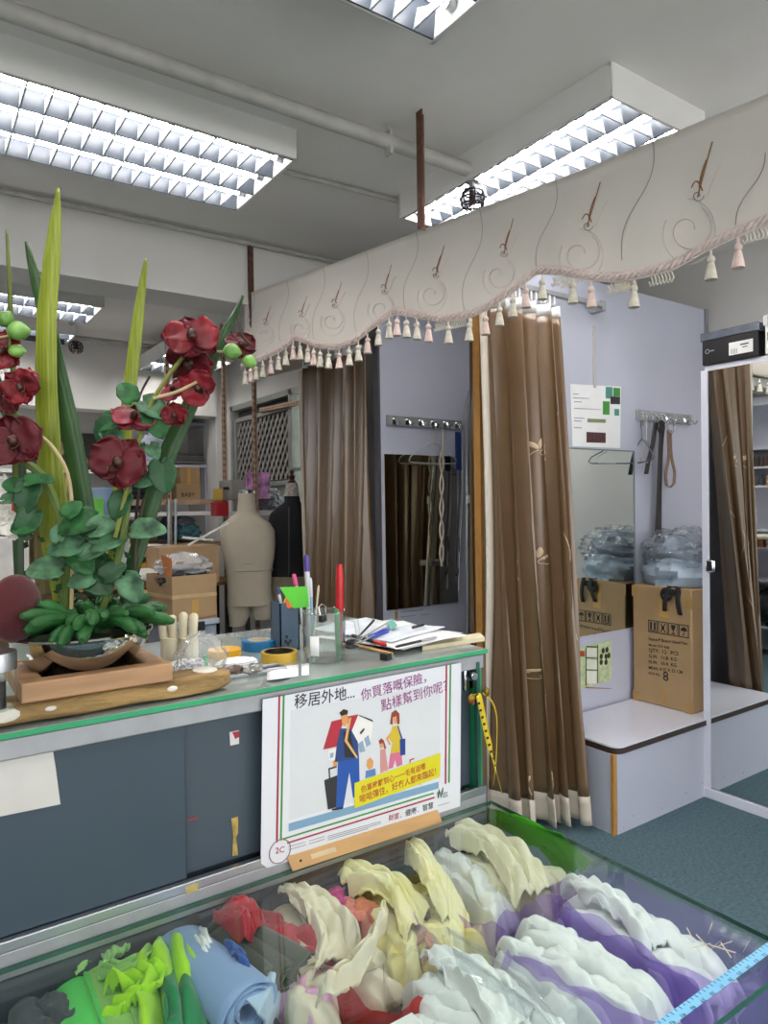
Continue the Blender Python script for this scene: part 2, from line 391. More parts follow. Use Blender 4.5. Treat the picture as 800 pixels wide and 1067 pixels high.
slotted('hanger_post', 'rusty slotted steel hanger from ceiling down behind the pelmet, left of the sprinkler', (1.665, 2.15, 2.555), (1.665, 2.15, 3.0), mat=m_rust, w=.035, slots=False)
p = at(261, 300, y=3.68); slotted('hanger_post', 'rusty slotted strip fixed on the white beam above the pelmet end', (p.x, 3.715, 2.5), (p.x, 3.715, 2.97), mat=m_rust, w=.035)

# ---------------------------------------------------------------- fitting room partitions
PT = 2.665
def panel(name, label, a, b, cat='partition'):
    t = thing(name, label, cat, ((a[0]+b[0])/2, (a[1]+b[1])/2, 0)); MB().bb(a, b).build('board', m_lilac, t, bevel=.003); return t
pa = panel('partition_panel', 'lilac grey fitting room partition with the small dark mirror', (2.27, 3.3, 0), (4.14, 3.34, PT))
MB().bb((2.255, 3.298, 0), (2.27, 3.342, PT)).build('edge_strip', M('dark_edge', '4a4850', .5), pa)
pb = panel('partition_panel', 'lilac grey fitting room partition behind the bench and carton', (2.25, 2.43, 0), (4.12, 2.47, PT))
MB().bb((2.232, 2.428, 0), (2.25, 2.472, PT)).build('edge_strip', m_ply, pb)
MB().bb((4.10, 2.418, 0), (4.13, 2.43, PT)).build('corner_bead', M('grey_bead', '8e9094', .5), pb)
# joint line and pale pipe cover on the wall by the rail bracket
a = at(619, 340, y=2.425); b = at(619, 404, y=2.425)
MB().bb((a.x-.009, 2.422, b.z), (a.x+.009, 2.43, a.z)).build('cover_strip', M('strip_pale', 'b9b6b4', .5), pb)
# bench along that partition
bn = thing('bench', 'long low bench with white laminate top and lilac sides under the carton', 'bench', (3.3, 2.2, 0))
MB().bb((2.605, 2.0, .0), (4.10, 2.414, .36)).build('body', m_lilac, bn)
MB().bb((2.600, 1.985, .0), (2.622, 2.0, .362)).build('end_edge', m_ply, bn)
MB().bb((2.622, 1.982, 0), (4.10, 2.0, .36)).build('front_board', m_lilac, bn)
tp = []
for cx, cy, a0 in ((2.66, 2.02, PI),):
    tp += [(cx+.05*math.cos(a0+PI/2*k/6), cy+.05*math.sin(a0+PI/2*k/6), .362) for k in range(7)]
tp += [(4.10, 1.97, .362), (4.10, 2.414, .362), (2.61, 2.414, .362)]
MB().prism(tp, (0, 0, .026)).build('edge_band', M('dark_brown_band', '3a2d26', .4), bn)
MB().prism([(x+(.002 if x < 4 else 0), y+(.002 if y < 2.2 else 0), .388) for x, y, z in tp], (0, 0, .007)).build('top', m_lam, bn)
sc = MB()
for px, py in ((690, 842), (660, 850), (715, 826), (732, 816), (650, 862)):
    p = at(px, py, y=1.98); sc.ball((p.x, 1.981, p.z), (.004, .002, .004), 8, 5)
o = sc.build('screws', m_alum, bn); o['kind'] = 'stuff'

# tall mirror cabinet facing left, beyond it shoe boxes
XM = 3.32
cb = thing('mirror_screen', 'full-length mirror screen at the right end of the bench', 'mirror', (XM+.03, 1.3, 0))
MB().bb((XM+.014, .3, .0), (XM+.05, 1.949, 2.13)).build('backing_board', m_lam, cb)
MB().bb((XM-.002, .3, 2.135), (XM+.36, 1.965, 2.16)).build('top_shelf', m_lam, cb)
MB().bb((XM, .3, .055), (XM+.012, 1.949, 2.134)).build('mirror', m_mirror2, cb)
MB().bb((XM-.004, 1.950, .0), (XM+.03, 1.985, 2.14)).build('edge_trim', m_lam, cb)
MB().bb((XM-.012, .3, .0), (XM+.03, 1.985, .05)).build('base_rail', m_lam, cb, bevel=.003)
p = at(742, 590, x=XM); k = MB(); k.bb((XM-.012, 1.925, p.z-.03), (XM, 1.965, p.z+.03)); k.build('mirror_clip', m_chrome, cb, bevel=.006)
def shoebox(label, a, b, body, lid):
    t = thing('shoe_box', label, 'box', ((a[0]+b[0])/2, (a[1]+b[1])/2, a[2]))
    MB().bb(a, b).build('box_body', body, t, bevel=.004)
    zl = b[2]-(b[2]-a[2])*.22; MB().bb((a[0]-.006, a[1]-.006, zl), (b[0]+.006, b[1]+.006, b[2]+.008)).build('lid', lid, t, bevel=.004)
    return t
p0 = at(735, 385, x=3.3); p1 = at(787, 375, x=3.3); zt = 2.162
m_bx = M('black_card', '101013', .35); m_lidg = M('silver_lid', '6f7680', .2, .6, var=.2)
sb = shoebox('black shoe box with a white size sticker on top of the mirror screen', (3.30, 1.69, zt), (3.62, 1.968, zt+.15), m_bx, m_lidg)
MB().bb((3.298, 1.715, zt+.025), (3.30, 1.83, zt+.085)).build('size_sticker', m_paper, sb)
text('|||||', (3.2975, 1.82, zt+.035), (3.2975, 1.79, zt+.035), (-1, 0, 0), m_ink, sb, 'barcode', .0005)
MB().bb((3.2973, 1.735, zt+.064), (3.298, 1.775, zt+.070)).bb((3.2973, 1.74, zt+.052), (3.298, 1.765, zt+.056)).build('sticker_print', m_ink, sb)
gp = MB(); gp.tube([(3.2995, 1.94+.01*math.cos(a*PI/6), zt+.065+.01*math.sin(a*PI/6)) for a in range(13)], .002, 5); gp.bb((3.2985, 1.905, zt+.062), (3.2995, 1.926, zt+.068)); gp.build('box_emblem', M('grey_print', '9a9aa0', .5), sb)
sb = shoebox('white shoe box with dark stripes and a purple emblem at the right edge', (3.30, 1.36, zt), (3.62, 1.66, zt+.17), m_paper, m_paper)
st = MB()
for k in range(4): st.bb((3.2925, 1.635-k*.018, zt+.115), (3.294, 1.643-k*.018, zt+.172))
st.build('stripes', M('navy_stripe', '2c3048', .5), sb)
em = MB(); cy, cz = 1.622, zt+.07
em.prism([(3.2985, cy+.026*a, cz+.03*b) for a, b in ((-1, 1), (1, 1), (1, -.2), (.5, -.8), (0, -1), (-.5, -.8), (-1, -.2))], (.001, 0, 0)); em.build('emblem', M('purple_emblem', '7a2450', .5), sb)
em = MB()
for r in (.014,): em.tube([(3.298, cy+r*math.cos(a*PI/8), cz+r*math.sin(a*PI/8)) for a in range(17)], .0025, 5)
em.build('emblem_ring', m_paper, sb)

# things on the bench
bx = thing('carton', 'tall brown cardboard carton printed with shipping symbols standing on the bench', 'box', (3.5, 2.22, .396))
zb, ztp = .396, 1.035
MB().bb((3.325, 2.05, zb), (3.72, 2.40, ztp)).build('box_body', m_card, bx, bevel=.006)
MB().bb((3.3235, 2.18, ztp-.16), (3.3255, 2.235, ztp+.001)).bb((3.324, 2.18, ztp-.001), (3.72, 2.235, ztp+.001)).build('packing_tape', m_cardd, bx)
mk = M('old_tape', 'a9854f', .3)
for y, z in ((2.07, .42), (2.385, .42), (2.065, .97), (2.385, 1.0), (2.22, .45)): MB().bb((3.3238, y-.02, z-.03), (3.3255, y+.02, z+.03)).build('corner_tape', mk, bx)
X0 = 3.3245
def carton_pt(px, py): p = at(px, py, x=X0); return V((X0, p.y, p.z))
ic = MB()
q = [carton_pt(673, 642), carton_pt(718, 651)]
ys = np.linspace(carton_pt(675, 650).y, carton_pt(718, 657).y, 5); zc = carton_pt(695, 655).z; hh = .033
for k in range(4):
    a, b = ys[k], ys[k+1]; s = -1; cy = (a+b)/2; w = abs(b-a)*.46
    for y0, y1, z0, z1 in ((cy-w, cy+w, zc-hh, zc-hh+.004), (cy-w, cy+w, zc+hh-.004, zc+hh), (cy-w, cy-w+.004, zc-hh, zc+hh), (cy+w-.004, cy+w, zc-hh, zc+hh)):
        ic.bb((X0-.0012, y0, z0), (X0-.0004, y1, z1))
    B = lambda y0, z0, y1, z1: ic.bb((X0-.0012, cy+y0*w, zc+z0*hh), (X0-.0004, cy+y1*w, zc+z1*hh))
    def D(pts): ic.prism([(X0-.0012, cy+y*w, zc+z*hh) for y, z in pts], (.0008, 0, 0))
    if k == 0: B(-.6, -.5, -.2, .7); B(.2, -.5, .6, .7); B(-.7, -.75, .7, -.6)
    elif k == 1: D([(-.6, -.7), (-.4, -.7), (.6, .7), (.4, .7)]); D([(.6, -.7), (.4, -.7), (-.6, .7), (-.4, .7)]); D([(-.25, -.3), (.25, -.3), (.25, .3), (-.25, .3)])
    elif k == 2: D([(-.5, .7), (.5, .7), (.3, 0), (.1, -.1), (-.1, -.1), (-.3, 0)]); B(-.08, -.7, .08, 0); B(-.4, -.75, .4, -.6)
    else: D([(-.7, 0), (.7, 0), (.45, .45), (0, .65), (-.45, .45)]); B(-.06, -.6, .06, .1); B(-.06, -.65, .25, -.5)
ic.build('shipping_symbols', m_ink, bx)
for body, a, b in (('Name:P Brand Island Fan', (676, 667), (716, 672)), ('Model: DW-828', (676, 673), (697, 676)), ('QTY:  12   PCS', (676, 679), (707, 683)), ('G.W.  11.8  KG', (676, 685), (705, 689)),
                   ('N.W.  10.4  KG', (676, 691), (705, 695)), ('MEAS: 4 25 X 53 CM', (676, 697), (711, 702)), ('BOX No.:', (676, 702.5), (689, 704.5))):
    text(body, carton_pt(*a), carton_pt(*b), (-1, 0, 0), m_ink, bx, 'carton_print', .001, bold=.01)
text('8', carton_pt(691, 709), carton_pt(696.5, 710), (-1, 0, 0), m_ink, bx, 'marker_number', .001)
# bag of clothes in plastic on the carton
def lump(c, r, seed, amp=.25, fr=3.0, nu=40, nv=24, flat=.2):
    c = V(c); mb = MB()
    def fn(u, v):
        a = 2*PI*u; b = PI*(v-.5); d = V((math.cos(b)*math.cos(a), math.cos(b)*math.sin(a), math.sin(b)))
        q = d*fr+V((seed*3.1, seed*1.7, seed)); k = 1+amp*(1-2.2*abs(noise.noise(q)))+amp*.5*noise.noise(q*2.7)
        p = V((d.x*r[0], d.y*r[1], d.z*r[2]))*k
        if p.z < -r[2]*(1-flat): p.z = -r[2]*(1-flat)
        return c+p
    mb.grid(fn, nu, nv, True); return mb
m_bluecloth = M('pale_blue_cloth', 'a9b8c8', .8, var=.12, scale=10, bump=.2, bscale=30)
cl = lump((3.51, 2.22, 1.10), (.17, .17, .10), 4, .22, 1.5).build('folded_clothes', m_bluecloth); tag(cl, 'pale blue-grey clothes heaped on top of the carton under a plastic bag', 'clothes')
cl2 = lump((3.52, 2.21, 1.22), (.14, .15, .085), 9, .22, 1.6).build('folded_clothes', M('grey_cloth', '8d98a6', .8, var=.25, scale=8)); tag(cl2, 'darker grey folded garment inside the clear plastic bag', 'clothes')
m_film = glassy('clear_film', (.93, .95, .97), 2.6, .12, .06)
bgp = lump((3.52, 2.21, 1.22), (.18, .19, .11), 21, .25, 3.0, 64, 36).build('plastic_bag', m_film); tag(bgp, 'crumpled clear plastic bag around grey garment on the carton', 'bag')
stp = thing('strap', 'black cloth strap tied over the top edge of the carton', 'strap', (3.32, 2.15, 1.0))
m_blk = M('black_webbing', '141416', .8)
s_ = MB()
for y0, y1, z1 in ((2.17, 2.20, .91), (2.12, 2.11, .90)):
    s_.grid(lambda u, v, y0=y0, y1=y1, z1=z1: V((3.318-.014*math.sin(v*PI), y0+(y1-y0)*v+(u-.5)*.026, 1.045+(z1-1.045)*v)), 3, 8)
s_.build('strap_tail', m_blk, stp, solid=.003)
MB().tube([(3.312, 2.185+.03*math.cos(a*PI/7), 1.0+.03*math.sin(a*PI/7)) for a in range(15)], .008, 6, flat=.5).build('loop', m_blk, stp)
MB().grid(lambda u, v: V((3.314+.03*v, 2.11+.10*u, 1.03+.012*math.sin(v*PI)-.03*(1-v))), 8, 4).build('knot', m_blk, stp, solid=.012)
# wall mirror, papers, hook rack, belts
a = at(604, 467, y=2.426); b = at(662, 653, y=2.426)
wm = thing('wall_mirror', 'frameless wall mirror on the partition left of the carton', 'mirror', (3.1, 2.428, 1.3))
MB().bb((2.72, 2.424, b.z), (b.x, 2.43, a.z)).build('glass', m_mirror, wm)
MB().bb((b.x-.008, 2.422, b.z), (b.x, 2.426, a.z)).bb((2.72, 2.422, a.z-.006), (b.x, 2.426, a.z)).build('rim', M('mirror_rim', '6e7c78', .3, .5), wm)
def wallpt(px, py, y=2.428): return at(px, py, y=y)
def flatpoly(mb, pts, y, dy=.001):
    mb.prism([(lambda q: (q.x, y, q.z))(at(px, py, y=y)) for px, py in pts], (0, dy, 0)); return mb
pp = thing('paper_notice', 'white A4 notice with green squares and dark photo taped above the wall mirror', 'paper', wallpt(622, 435))
flatpoly(MB(), [(594, 400), (647, 403), (646, 467), (596, 465)], 2.427).build('sheet', m_paper, pp)
def blocks(par, name, mat, rects, y):
    mb = MB()
    for x0, y0, x1, y1 in rects: flatpoly(mb, [(x0, y0), (x1, y0+(x1-x0)*.05), (x1, y1+(x1-x0)*.03), (x0, y1)], y, .0006)
    return mb.build(name, mat, par)
for r_ in ((628, 418, 635, 432), (639, 404, 646, 413)): blocks(pp, 'green_square', M('print_green', '3f8f35', .5), [r_], 2.426)
for r_ in ((631, 403, 638, 415), (640, 426, 645, 433)): blocks(pp, 'teal_square', M('print_teal', '4f8f82', .5), [r_], 2.426)
blocks(pp, 'dark_print', M('print_dark', '2a2a2a', .5), [(636, 413, 646, 421)], 2.426)
blocks(pp, 'photo', M('print_brown', '4a2a2a', .5, var=.6, scale=60), [(611, 450, 631, 461)], 2.426)
blocks(pp, 'olive_bar', M('print_olive', '7d8a66', .5), [(612, 436, 631, 440)], 2.426)
blocks(pp, 'text_lines', M('print_grey', '8d93a5', .6), [(597, 410, 603, 411), (597, 414, 614, 415), (598, 418, 606, 419), (598, 425, 626, 426), (598, 435, 609, 436), (598, 438, 606, 439), (598, 445, 606, 446)], 2.426)
pg = thing('paper_notice', 'small green printed leaflet taped below the wall mirror', 'paper', wallpt(622, 690))
flatpoly(MB(), [(603, 675), (637, 667), (637, 709), (604, 718)], 2.427).build('sheet', M('leaflet_green', 'b9c79a', .5, var=.25, scale=30), pg)
blocks(pg, 'leaflet_table', M('leaflet_pale', 'd8dccb', .5), [(611, 675, 622, 684), (611, 687, 622, 697), (611, 699, 622, 712)], 2.426)
blocks(pg, 'leaflet_lines', M('leaflet_dark', '39402c', .5), [(611, 673, 622, 674.5), (611, 685, 622, 686), (611, 697.5, 622, 698.5), (610, 675, 611, 714), (622, 672, 623, 712)], 2.4255)
blocks(pg, 'leaflet_band', M('leaflet_red', 'a6482f', .5), [(604, 678, 609, 684), (610, 716, 637, 717)], 2.4255)
dt = MB()
for px, py in ((628, 678), (632, 677), (626, 684), (631, 684), (634, 683), (626, 690), (631, 690)):
    q = wallpt(px, py); dt.ball((q.x, 2.4262, q.z), (.014, .0008, .016), 8, 5)
dt.build('leaflet_photo', M('leaflet_dots', '2d2a22', .6), pg)
def hook_rack(label, y, pxa, pxb, z, n=6):
    a = at(*pxa, y=y); b = at(*pxb, y=y); t = thing('hook_rack', label, 'hook rack', ((a.x+b.x)/2, y, z))
    MB().bb((a.x, y-.012, z-.03), (b.x, y, z+.03)).build('rail', m_alum, t, bevel=.002)
    for k in range(n):
        x = a.x+(b.x-a.x)*(k+.5)/n
        MB().tube([(x, y-.012, z+.012), (x, y-.03, z+.01), (x, y-.045, z-.012), (x, y-.05, z-.03), (x, y-.06, z-.032), (x, y-.072, z-.01)], .0055, 6).bb((x-.012, y-.016, z-.02), (x+.012, y-.012, z+.02)).build('hook', m_chrome, t)
    return t, a.x, b.x
hr, hx0, hx1 = hook_rack('metal hook rack holding belts above the carton', 2.43, (662, 434), (719, 438), 1.975)
def strap(name, label, cat, pts, w, mat, solid=.004, twist=None, side=(1, 0, 0), parent=None):
    pts = [V(p) for p in pts]; n = len(pts)
    def fn(u, v):
        i = v*(n-1); k = min(int(i), n-2); p = pts[k].lerp(pts[k+1], i-k); s = V(side)
        if twist: s = Matrix.Rotation(twist*v, 3, 'Z') @ s
        return p+s*((u-.5)*(w if not callable(w) else w(v)))
    o = MB().grid(fn, 2, n*3).build(name, mat, parent, solid=solid)
    if not parent: tag(o, label, cat)
    return o
yy = 2.372
def wp(px, py, y=yy): return at(px, py, y=y)
strap('belt', 'short dark belt folded over a hook, left of the long one', 'belt', [wp(683, 440), wp(680, 462), wp(676, 478), wp(673, 494)], .035, M('dark_brown_leather', '2d2625', .5))
strap('belt', 'long dark strap hanging behind the carton from the rack', 'belt', [wp(690, 440, 2.39), wp(688, 470, 2.39), wp(687, 500, 2.39), wp(685.5, 560, 2.40), wp(683, 614, 2.41)], lambda v: .05-.02*math.sin(v*PI*1.2)+.02*v, M('dark_strap', '33302f', .6))
kb = MB(); c = wp(688, 445); kb.tube([(c.x+.03*math.cos(a*PI/8), yy-.004, c.z+.035*math.sin(a*PI/8)) for a in range(17)], .006, 6)
o = kb.build('buckle', m_black); tag(o, 'round dark belt buckle hanging on the hook rack', 'buckle')
bt = thing('belt', 'tan braided belt looped on the right hook of the rack', 'belt', wp(698, 440))
m_tan = M('tan_leather', '8a705c', .5, var=.2, scale=80)
lp = [wp(696, 448), wp(697, 475), wp(693, 495), wp(694.5, 506), wp(698, 508), wp(702, 504), wp(703, 492), wp(699, 475), wp(698, 448)]
strap('band', '', '', lp, .022, m_tan, .006, parent=bt)
c = wp(698, 444); MB().tube([(c.x+.032*math.cos(a*PI/8), yy-.006, c.z+.04*math.sin(a*PI/8)) for a in range(17)], .006, 6).build('buckle', m_alum, bt)
m_wire = M('wire_hanger', 'c8c8c4', .35, .4)
def hanger(label, ox, oy, oz, ang, w=.40, mat=None, drop=.0):
    t = thing('wire_hanger', label, 'hanger', (ox, oy, oz)); d = V((math.cos(ang), math.sin(ang), 0)); o = V((ox, oy, oz))
    hk = [o+d*x+V((0, 0, z)) for x, z in ((.018, -.008), (.022, .008), (.01, .022), (-.008, .02), (-.016, .005), (-.004, -.02), (0, -.045), (0, -.075))]
    MB().tube(hk, .003, 6).build('hook', mat or m_wire, t)
    fr = [o+d*(x*w)+V((0, 0, z)) for x, z in ((0, -.075), (.12, -.09), (.46, -.165+drop), (.5, -.19), (.46, -.20), (0, -.205), (-.46, -.20), (-.5, -.19), (-.46, -.165-drop), (-.12, -.09), (0, -.075))]
    MB().tube(fr, .0035, 6).build('frame', mat or m_wire, t)
    return t
q = wp(668, 443)
hanger('thin wire hanger swung out over the wall mirror, from the belt rack', q.x, 2.37, q.z, -2.25, .40, M('dark_wire', '68686a', .4, .5))
hanger('white wire hanger swung flat beside the belts', q.x+.03, 2.36, q.z, -2.7, .38)
# first cubicle: dark mirror panel, rack, hanger, cords, ladder
a = at(400, 473, y=3.295); b = at(477, 627, y=3.295)
dm = thing('wall_mirror', 'small bronze-tinted mirror on the far partition below a hook rack', 'mirror', (a.x, 3.3, b.z))
MB().bb((a.x, 3.292, b.z), (b.x, 3.3, a.z)).build('glass', m_mirrord, dm)
hook_rack('dark hook rack above the small bronze mirror', 3.3, (402, 440), (480, 441), 1.975, 6)
hanger('white wire hanger hanging in front of the bronze mirror', *at(451, 447, y=3.24), 0.0, .36)
yc = 3.2
m_bluec = M('blue_label', '23346c', .5)
uc = thing('cord_bundle', 'dark cords hanging beside the bronze mirror from the rack end', 'cord', at(478, 450, y=3.23))
for dx, ln, col in ((0, 150, 'cord_a'), (3, 165, 'cord_b')):
    pts = [at(477+dx+2*math.sin(t*5), 450+ln*t, y=3.24) for t in np.linspace(0, 1, 12)]
    MB().tube(pts, .005, 6).build('cord', M(col, '2c2f36' if dx == 0 else 'b8bcc0', .5), uc)
pts = [at(478, 560, y=3.24), at(479, 585, y=3.24), at(477, 598, y=3.24), at(473, 604, y=3.24)]
MB().tube(pts, .004, 6).build('cord', M('cord_c', '3a3d44', .5), uc)
o = MB().bb(tuple(at(475, 450, y=3.235)), tuple(V(at(481, 490, y=3.235))+V((0, .01, 0)))).build('blue_tag', m_bluec); tag(o, 'dark blue label tag hanging by the bronze mirror', 'tag')
rope = MB()
for ph in (0, PI):
    rope.tube([at(460+1.8*math.sin(t*16+ph), 470+120*t, y=3.24) for t in np.linspace(0, 1, 40)], .006, 6)
o = rope.build('braided_tie', M('pale_rope', 'cfc3b0', .7)); tag(o, 'pale twisted tie-back hanging over the bronze mirror', 'tieback')
rope = MB().tube([at(461.5, 447, y=3.24), at(461, 470, y=3.24)], .004, 6); o = rope.build('braided_tie_string', M('pale_rope', 'cfc3b0', .7)); tag(o, 'white string holding the twisted tie-back on the rack', 'string')
# printed marks below the dark mirror
mk = thing('wall_sticker', 'faint notice with a blue round badge below the bronze mirror', 'sticker', at(440, 636, y=3.298))
q = at(447, 628, y=3.298); MB().ball((q.x, 3.299, q.z), (.022, .001, .022), 16, 6).build('badge', M('badge_blue', '2d5f93', .4), mk)
q2 = MB()
for px, py in ((413, 634), (413, 639), (413, 643), (413, 648)):
    q = at(px, py, y=3.298); q2.box((q.x, 3.299, q.z), (.02, .001, .022))
q2.build('bullets', M('bullet_gold', '9a7a3e', .5), mk)
q2 = MB()
for x0, x1, py in ((418, 437, 634), (418, 441, 638), (418, 433, 643), (452, 466, 627), (453, 464, 630), (438, 448, 641)):
    a_ = at(x0, py, y=3.298); b_ = at(x1, py, y=3.298); q2.bb((a_.x, 3.2985, a_.z-.003), (b_.x, 3.2995, a_.z+.003))
q2.build('print_lines', M('print_pale', '9297a8', .5), mk)
ld = thing('folding_ladder', 'folded silver step ladder leaning beside the partition', 'ladder', at(494, 660, y=3.1))
for dx, x0, r in ((0, 486, .014), (6, 491, .014)):
    p0 = at(x0+2, 780, y=3.05); p0.z = 0.0; p1 = at(x0+1, 430 if dx else 420, y=3.15); p2 = at(x0+4, 408+dx*2, y=3.16); p3 = at(x0+9, 404+dx*3, y=3.17)
    MB().tube([p0, p1, p2, p3], r, 8).build('rail', m_alu, ld)
for z in (.4, .75, 1.1): 
    a_ = at(488, 600, y=3.1); MB().bb((a_.x, 3.02, z), (a_.x+.14, 3.12, z+.03)).build('tread', m_alum, ld)
q = at(490.5, 453, y=3.12); MB().bb((q.x-.022, 3.095, q.z-.035), (q.x+.022, 3.10, q.z+.035)).build('warning_label', M('yellow_label', 'd9a92c', .5), ld)
q = at(489, 520, y=3.12); MB().box((q.x, 3.1, q.z), (.05, .02, .05)).build('hinge', m_alum, ld)

# ================================================================== pelmet and curtains
VA, VB = V((1.63, 3.87, 0)), V((2.20, .75, 0))
VD = (VB-VA); VL = VD.length; VDn = VD.normalized(); VN = V((VDn.y, -VDn.x, 0))      # VN faces the shop (-x)
if VN.x > 0: VN = -VN
def on_val(px, py):
    """point of the pelmet plane seen at a photo point -> (distance along, height)"""
    r = at(px, py, d=1.0)-EYEP; t = (VA-EYEP).dot(VN)/r.dot(VN); p = EYEP+r*t
    return (p-VA).dot(VDn), p.z
braid_px = [(256, 384), (278, 375), (296, 364), (310, 354), (331, 362), (352, 365), (373, 358), (394, 339), (411, 327), (436, 331), (464, 336), (492, 331), (509, 323), (536, 305), (561, 285), (588, 287), (619, 293), (646, 294), (672, 290), (700, 282), (735, 263), (770, 248), (800, 235)]
bz = [on_val(*q) for q in braid_px]
bz = [(-.05, bz[0][1]-.01)]+bz+[(bz[-1][0]+.18, bz[-1][1]+.03), (bz[-1][0]+.4, bz[-1][1]-.05), (VL+.2, bz[-1][1]-.1)]
BS, BZ = np.array([b[0] for b in bz]), np.array([b[1] for b in bz])
def vbot(s): return float(np.interp(s, BS, BZ))
top_px = [(256, 307), (359, 270), (500, 217), (600, 180), (700, 139), (800, 98)]
tz = [on_val(*q) for q in top_px]; TS, TZ = np.array([b[0] for b in tz]), np.array([b[1] for b in tz])
def vtop(s): return float(np.interp(s, TS, TZ))
def vpt(s, z, off=0.0):
    wv = .006*math.sin(s*9)+.004*math.sin(s*23+1)
    k = max(0, min(1, (vtop(s)-z)/.4))
    return VA+VDn*s+VN*(off+wv*k+.012*k*k)+V((0, 0, z))
def vpx(px, py, off=.004):
    s, z = on_val(px, py); return vpt(s, z, off)
m_val = M('ivory_pelmet_cloth', 'd3cdc4', .7, var=.03, scale=4, bump=.08, bscale=200)
m_braid = M('pink_braid', 'd6c5be', .75, var=.15, scale=120)
m_tas = M('cream_tassel', 'd8d0c0', .8, var=.12, scale=60)
m_tasp = M('pink_tassel', 'dcc4bc', .8, var=.12, scale=60)
pel = thing('pelmet', 'long ivory scalloped pelmet with embroidered scrolls and tasselled fringe', 'pelmet', VA+V((0, 0, 2.3)))
s0, s1 = bz[1][0]-.01, VL
MB().grid(lambda u, v: vpt(s0+(s1-s0)*u, vtop(s0+(s1-s0)*u)+(vbot(s0+(s1-s0)*u)-vtop(s0+(s1-s0)*u))*v), 160, 14).build('cloth', m_val, pel, solid=.004)
hp = MB(); hp.prism([vpt(s0, vtop(s0)-.05, -.02), vpt(s1, vtop(s1)-.05, -.02), vpt(s1, vtop(s1)-.005, -.02), vpt(s0, vtop(s0)-.005, -.02)], VN*-.02)
hp.build('batten', m_lam, pel)
# braid: twisted edging made of two plaited tubes
mb = MB(); sl = np.linspace(s0, s1, 700)
for ph in (0, PI):
    mb.tube([vpt(s, vbot(s)+.012+.007*math.sin(s*150+ph), .008+.004*math.cos(s*150+ph)) for s in sl], .0075, 5)
mb.tube([vpt(s, vbot(s)+.026, .006) for s in sl[::4]], .004, 5); mb.tube([vpt(s, vbot(s)-.002, .006) for s in sl[::4]], .004, 5)
mb.build('braid', m_braid, pel)
# tassels, one part each
def tassel_mb(c):
    mb = MB(); x, y, z = c
    mb.tube([(x, y, z), (x, y, z-.022)], .004, 6)
    mb.ball((x, y, z-.032), (.013, .013, .012), 10, 6)
    mb.lathe([(.0, -.042), (.009, -.043), (.011, -.05), (.016, -.075), (.019, -.095), (.014, -.096), (.0, -.09)], (x, y, z), 12)
    return mb
tas = [258, 264, 270, 277, 284, 291, 299, 307, 314, 322, 329, 337, 346, 356, 366, 376, 385, 395, 406, 415, 426, 437, 449, 471, 491, 507, 522, 536, 549, 566, 600, 619, 663, 742, 771]
proto = {}
for i, px in enumerate(tas):
    py = float(np.interp(px, [q[0] for q in braid_px], [q[1] for q in braid_px]))
    s, z = on_val(px, py); p = vpt(s, vbot(s)-.002, .004); kind = i % 3 == 1
    if kind not in proto: proto[kind] = (tassel_mb(p).build('tassel', m_tasp if kind else m_tas, pel), p)
    else: part_copy(proto[kind][0], pel, p-proto[kind][1])
mb = MB()
for px in (462, 480, 586, 596, 645, 653, 690, 790):
    py = float(np.interp(px, [q[0] for q in braid_px], [q[1] for q in braid_px])); s, z = on_val(px, py); 
    for k in range(7):
        for j in range(2):
            a = vpt(s+(k-3)*.011, vbot(s)-.004, .002); mb.tube([a, a+V((0, 0, -.02))+VDn*.008, a+V((0, 0, -.034)), a+V((0, 0, -.02))-VDn*.006], .0028, 4)
o = mb.build('loop_fringe', m_tas, pel); o['kind'] = 'stuff'
m_thr = M('brown_thread', '94877a', .7); m_thp = M('pink_thread', 'd8c3bc', .7); m_thg = M('grey_thread', 'cdcbc6', .7); m_thb = M('rust_thread', '8d6242', .7)
def vtube(pts, r, mat_mb): mat_mb.tube([vpx(*q) for q in pts], r, 4, flat=.5)
t1, t2, t3, t4 = MB(), MB(), MB(), MB()
for xt, yt, xb, yb in ((265, 305, 257, 352), (299, 292, 293, 356), (337, 278, 329, 354), (382, 262, 373, 346), (434, 242, 424, 322), (500, 218, 487, 326), (580, 190, 560, 282), (681, 148, 650, 272), (798, 160, 768, 236)):
    vtube([(xt+(xb-xt)*t+(yb-yt)*.055*math.sin(t*2*PI), yt+(yb-yt)*t) for t in np.linspace(0, 1, 22)], .0016, t1)
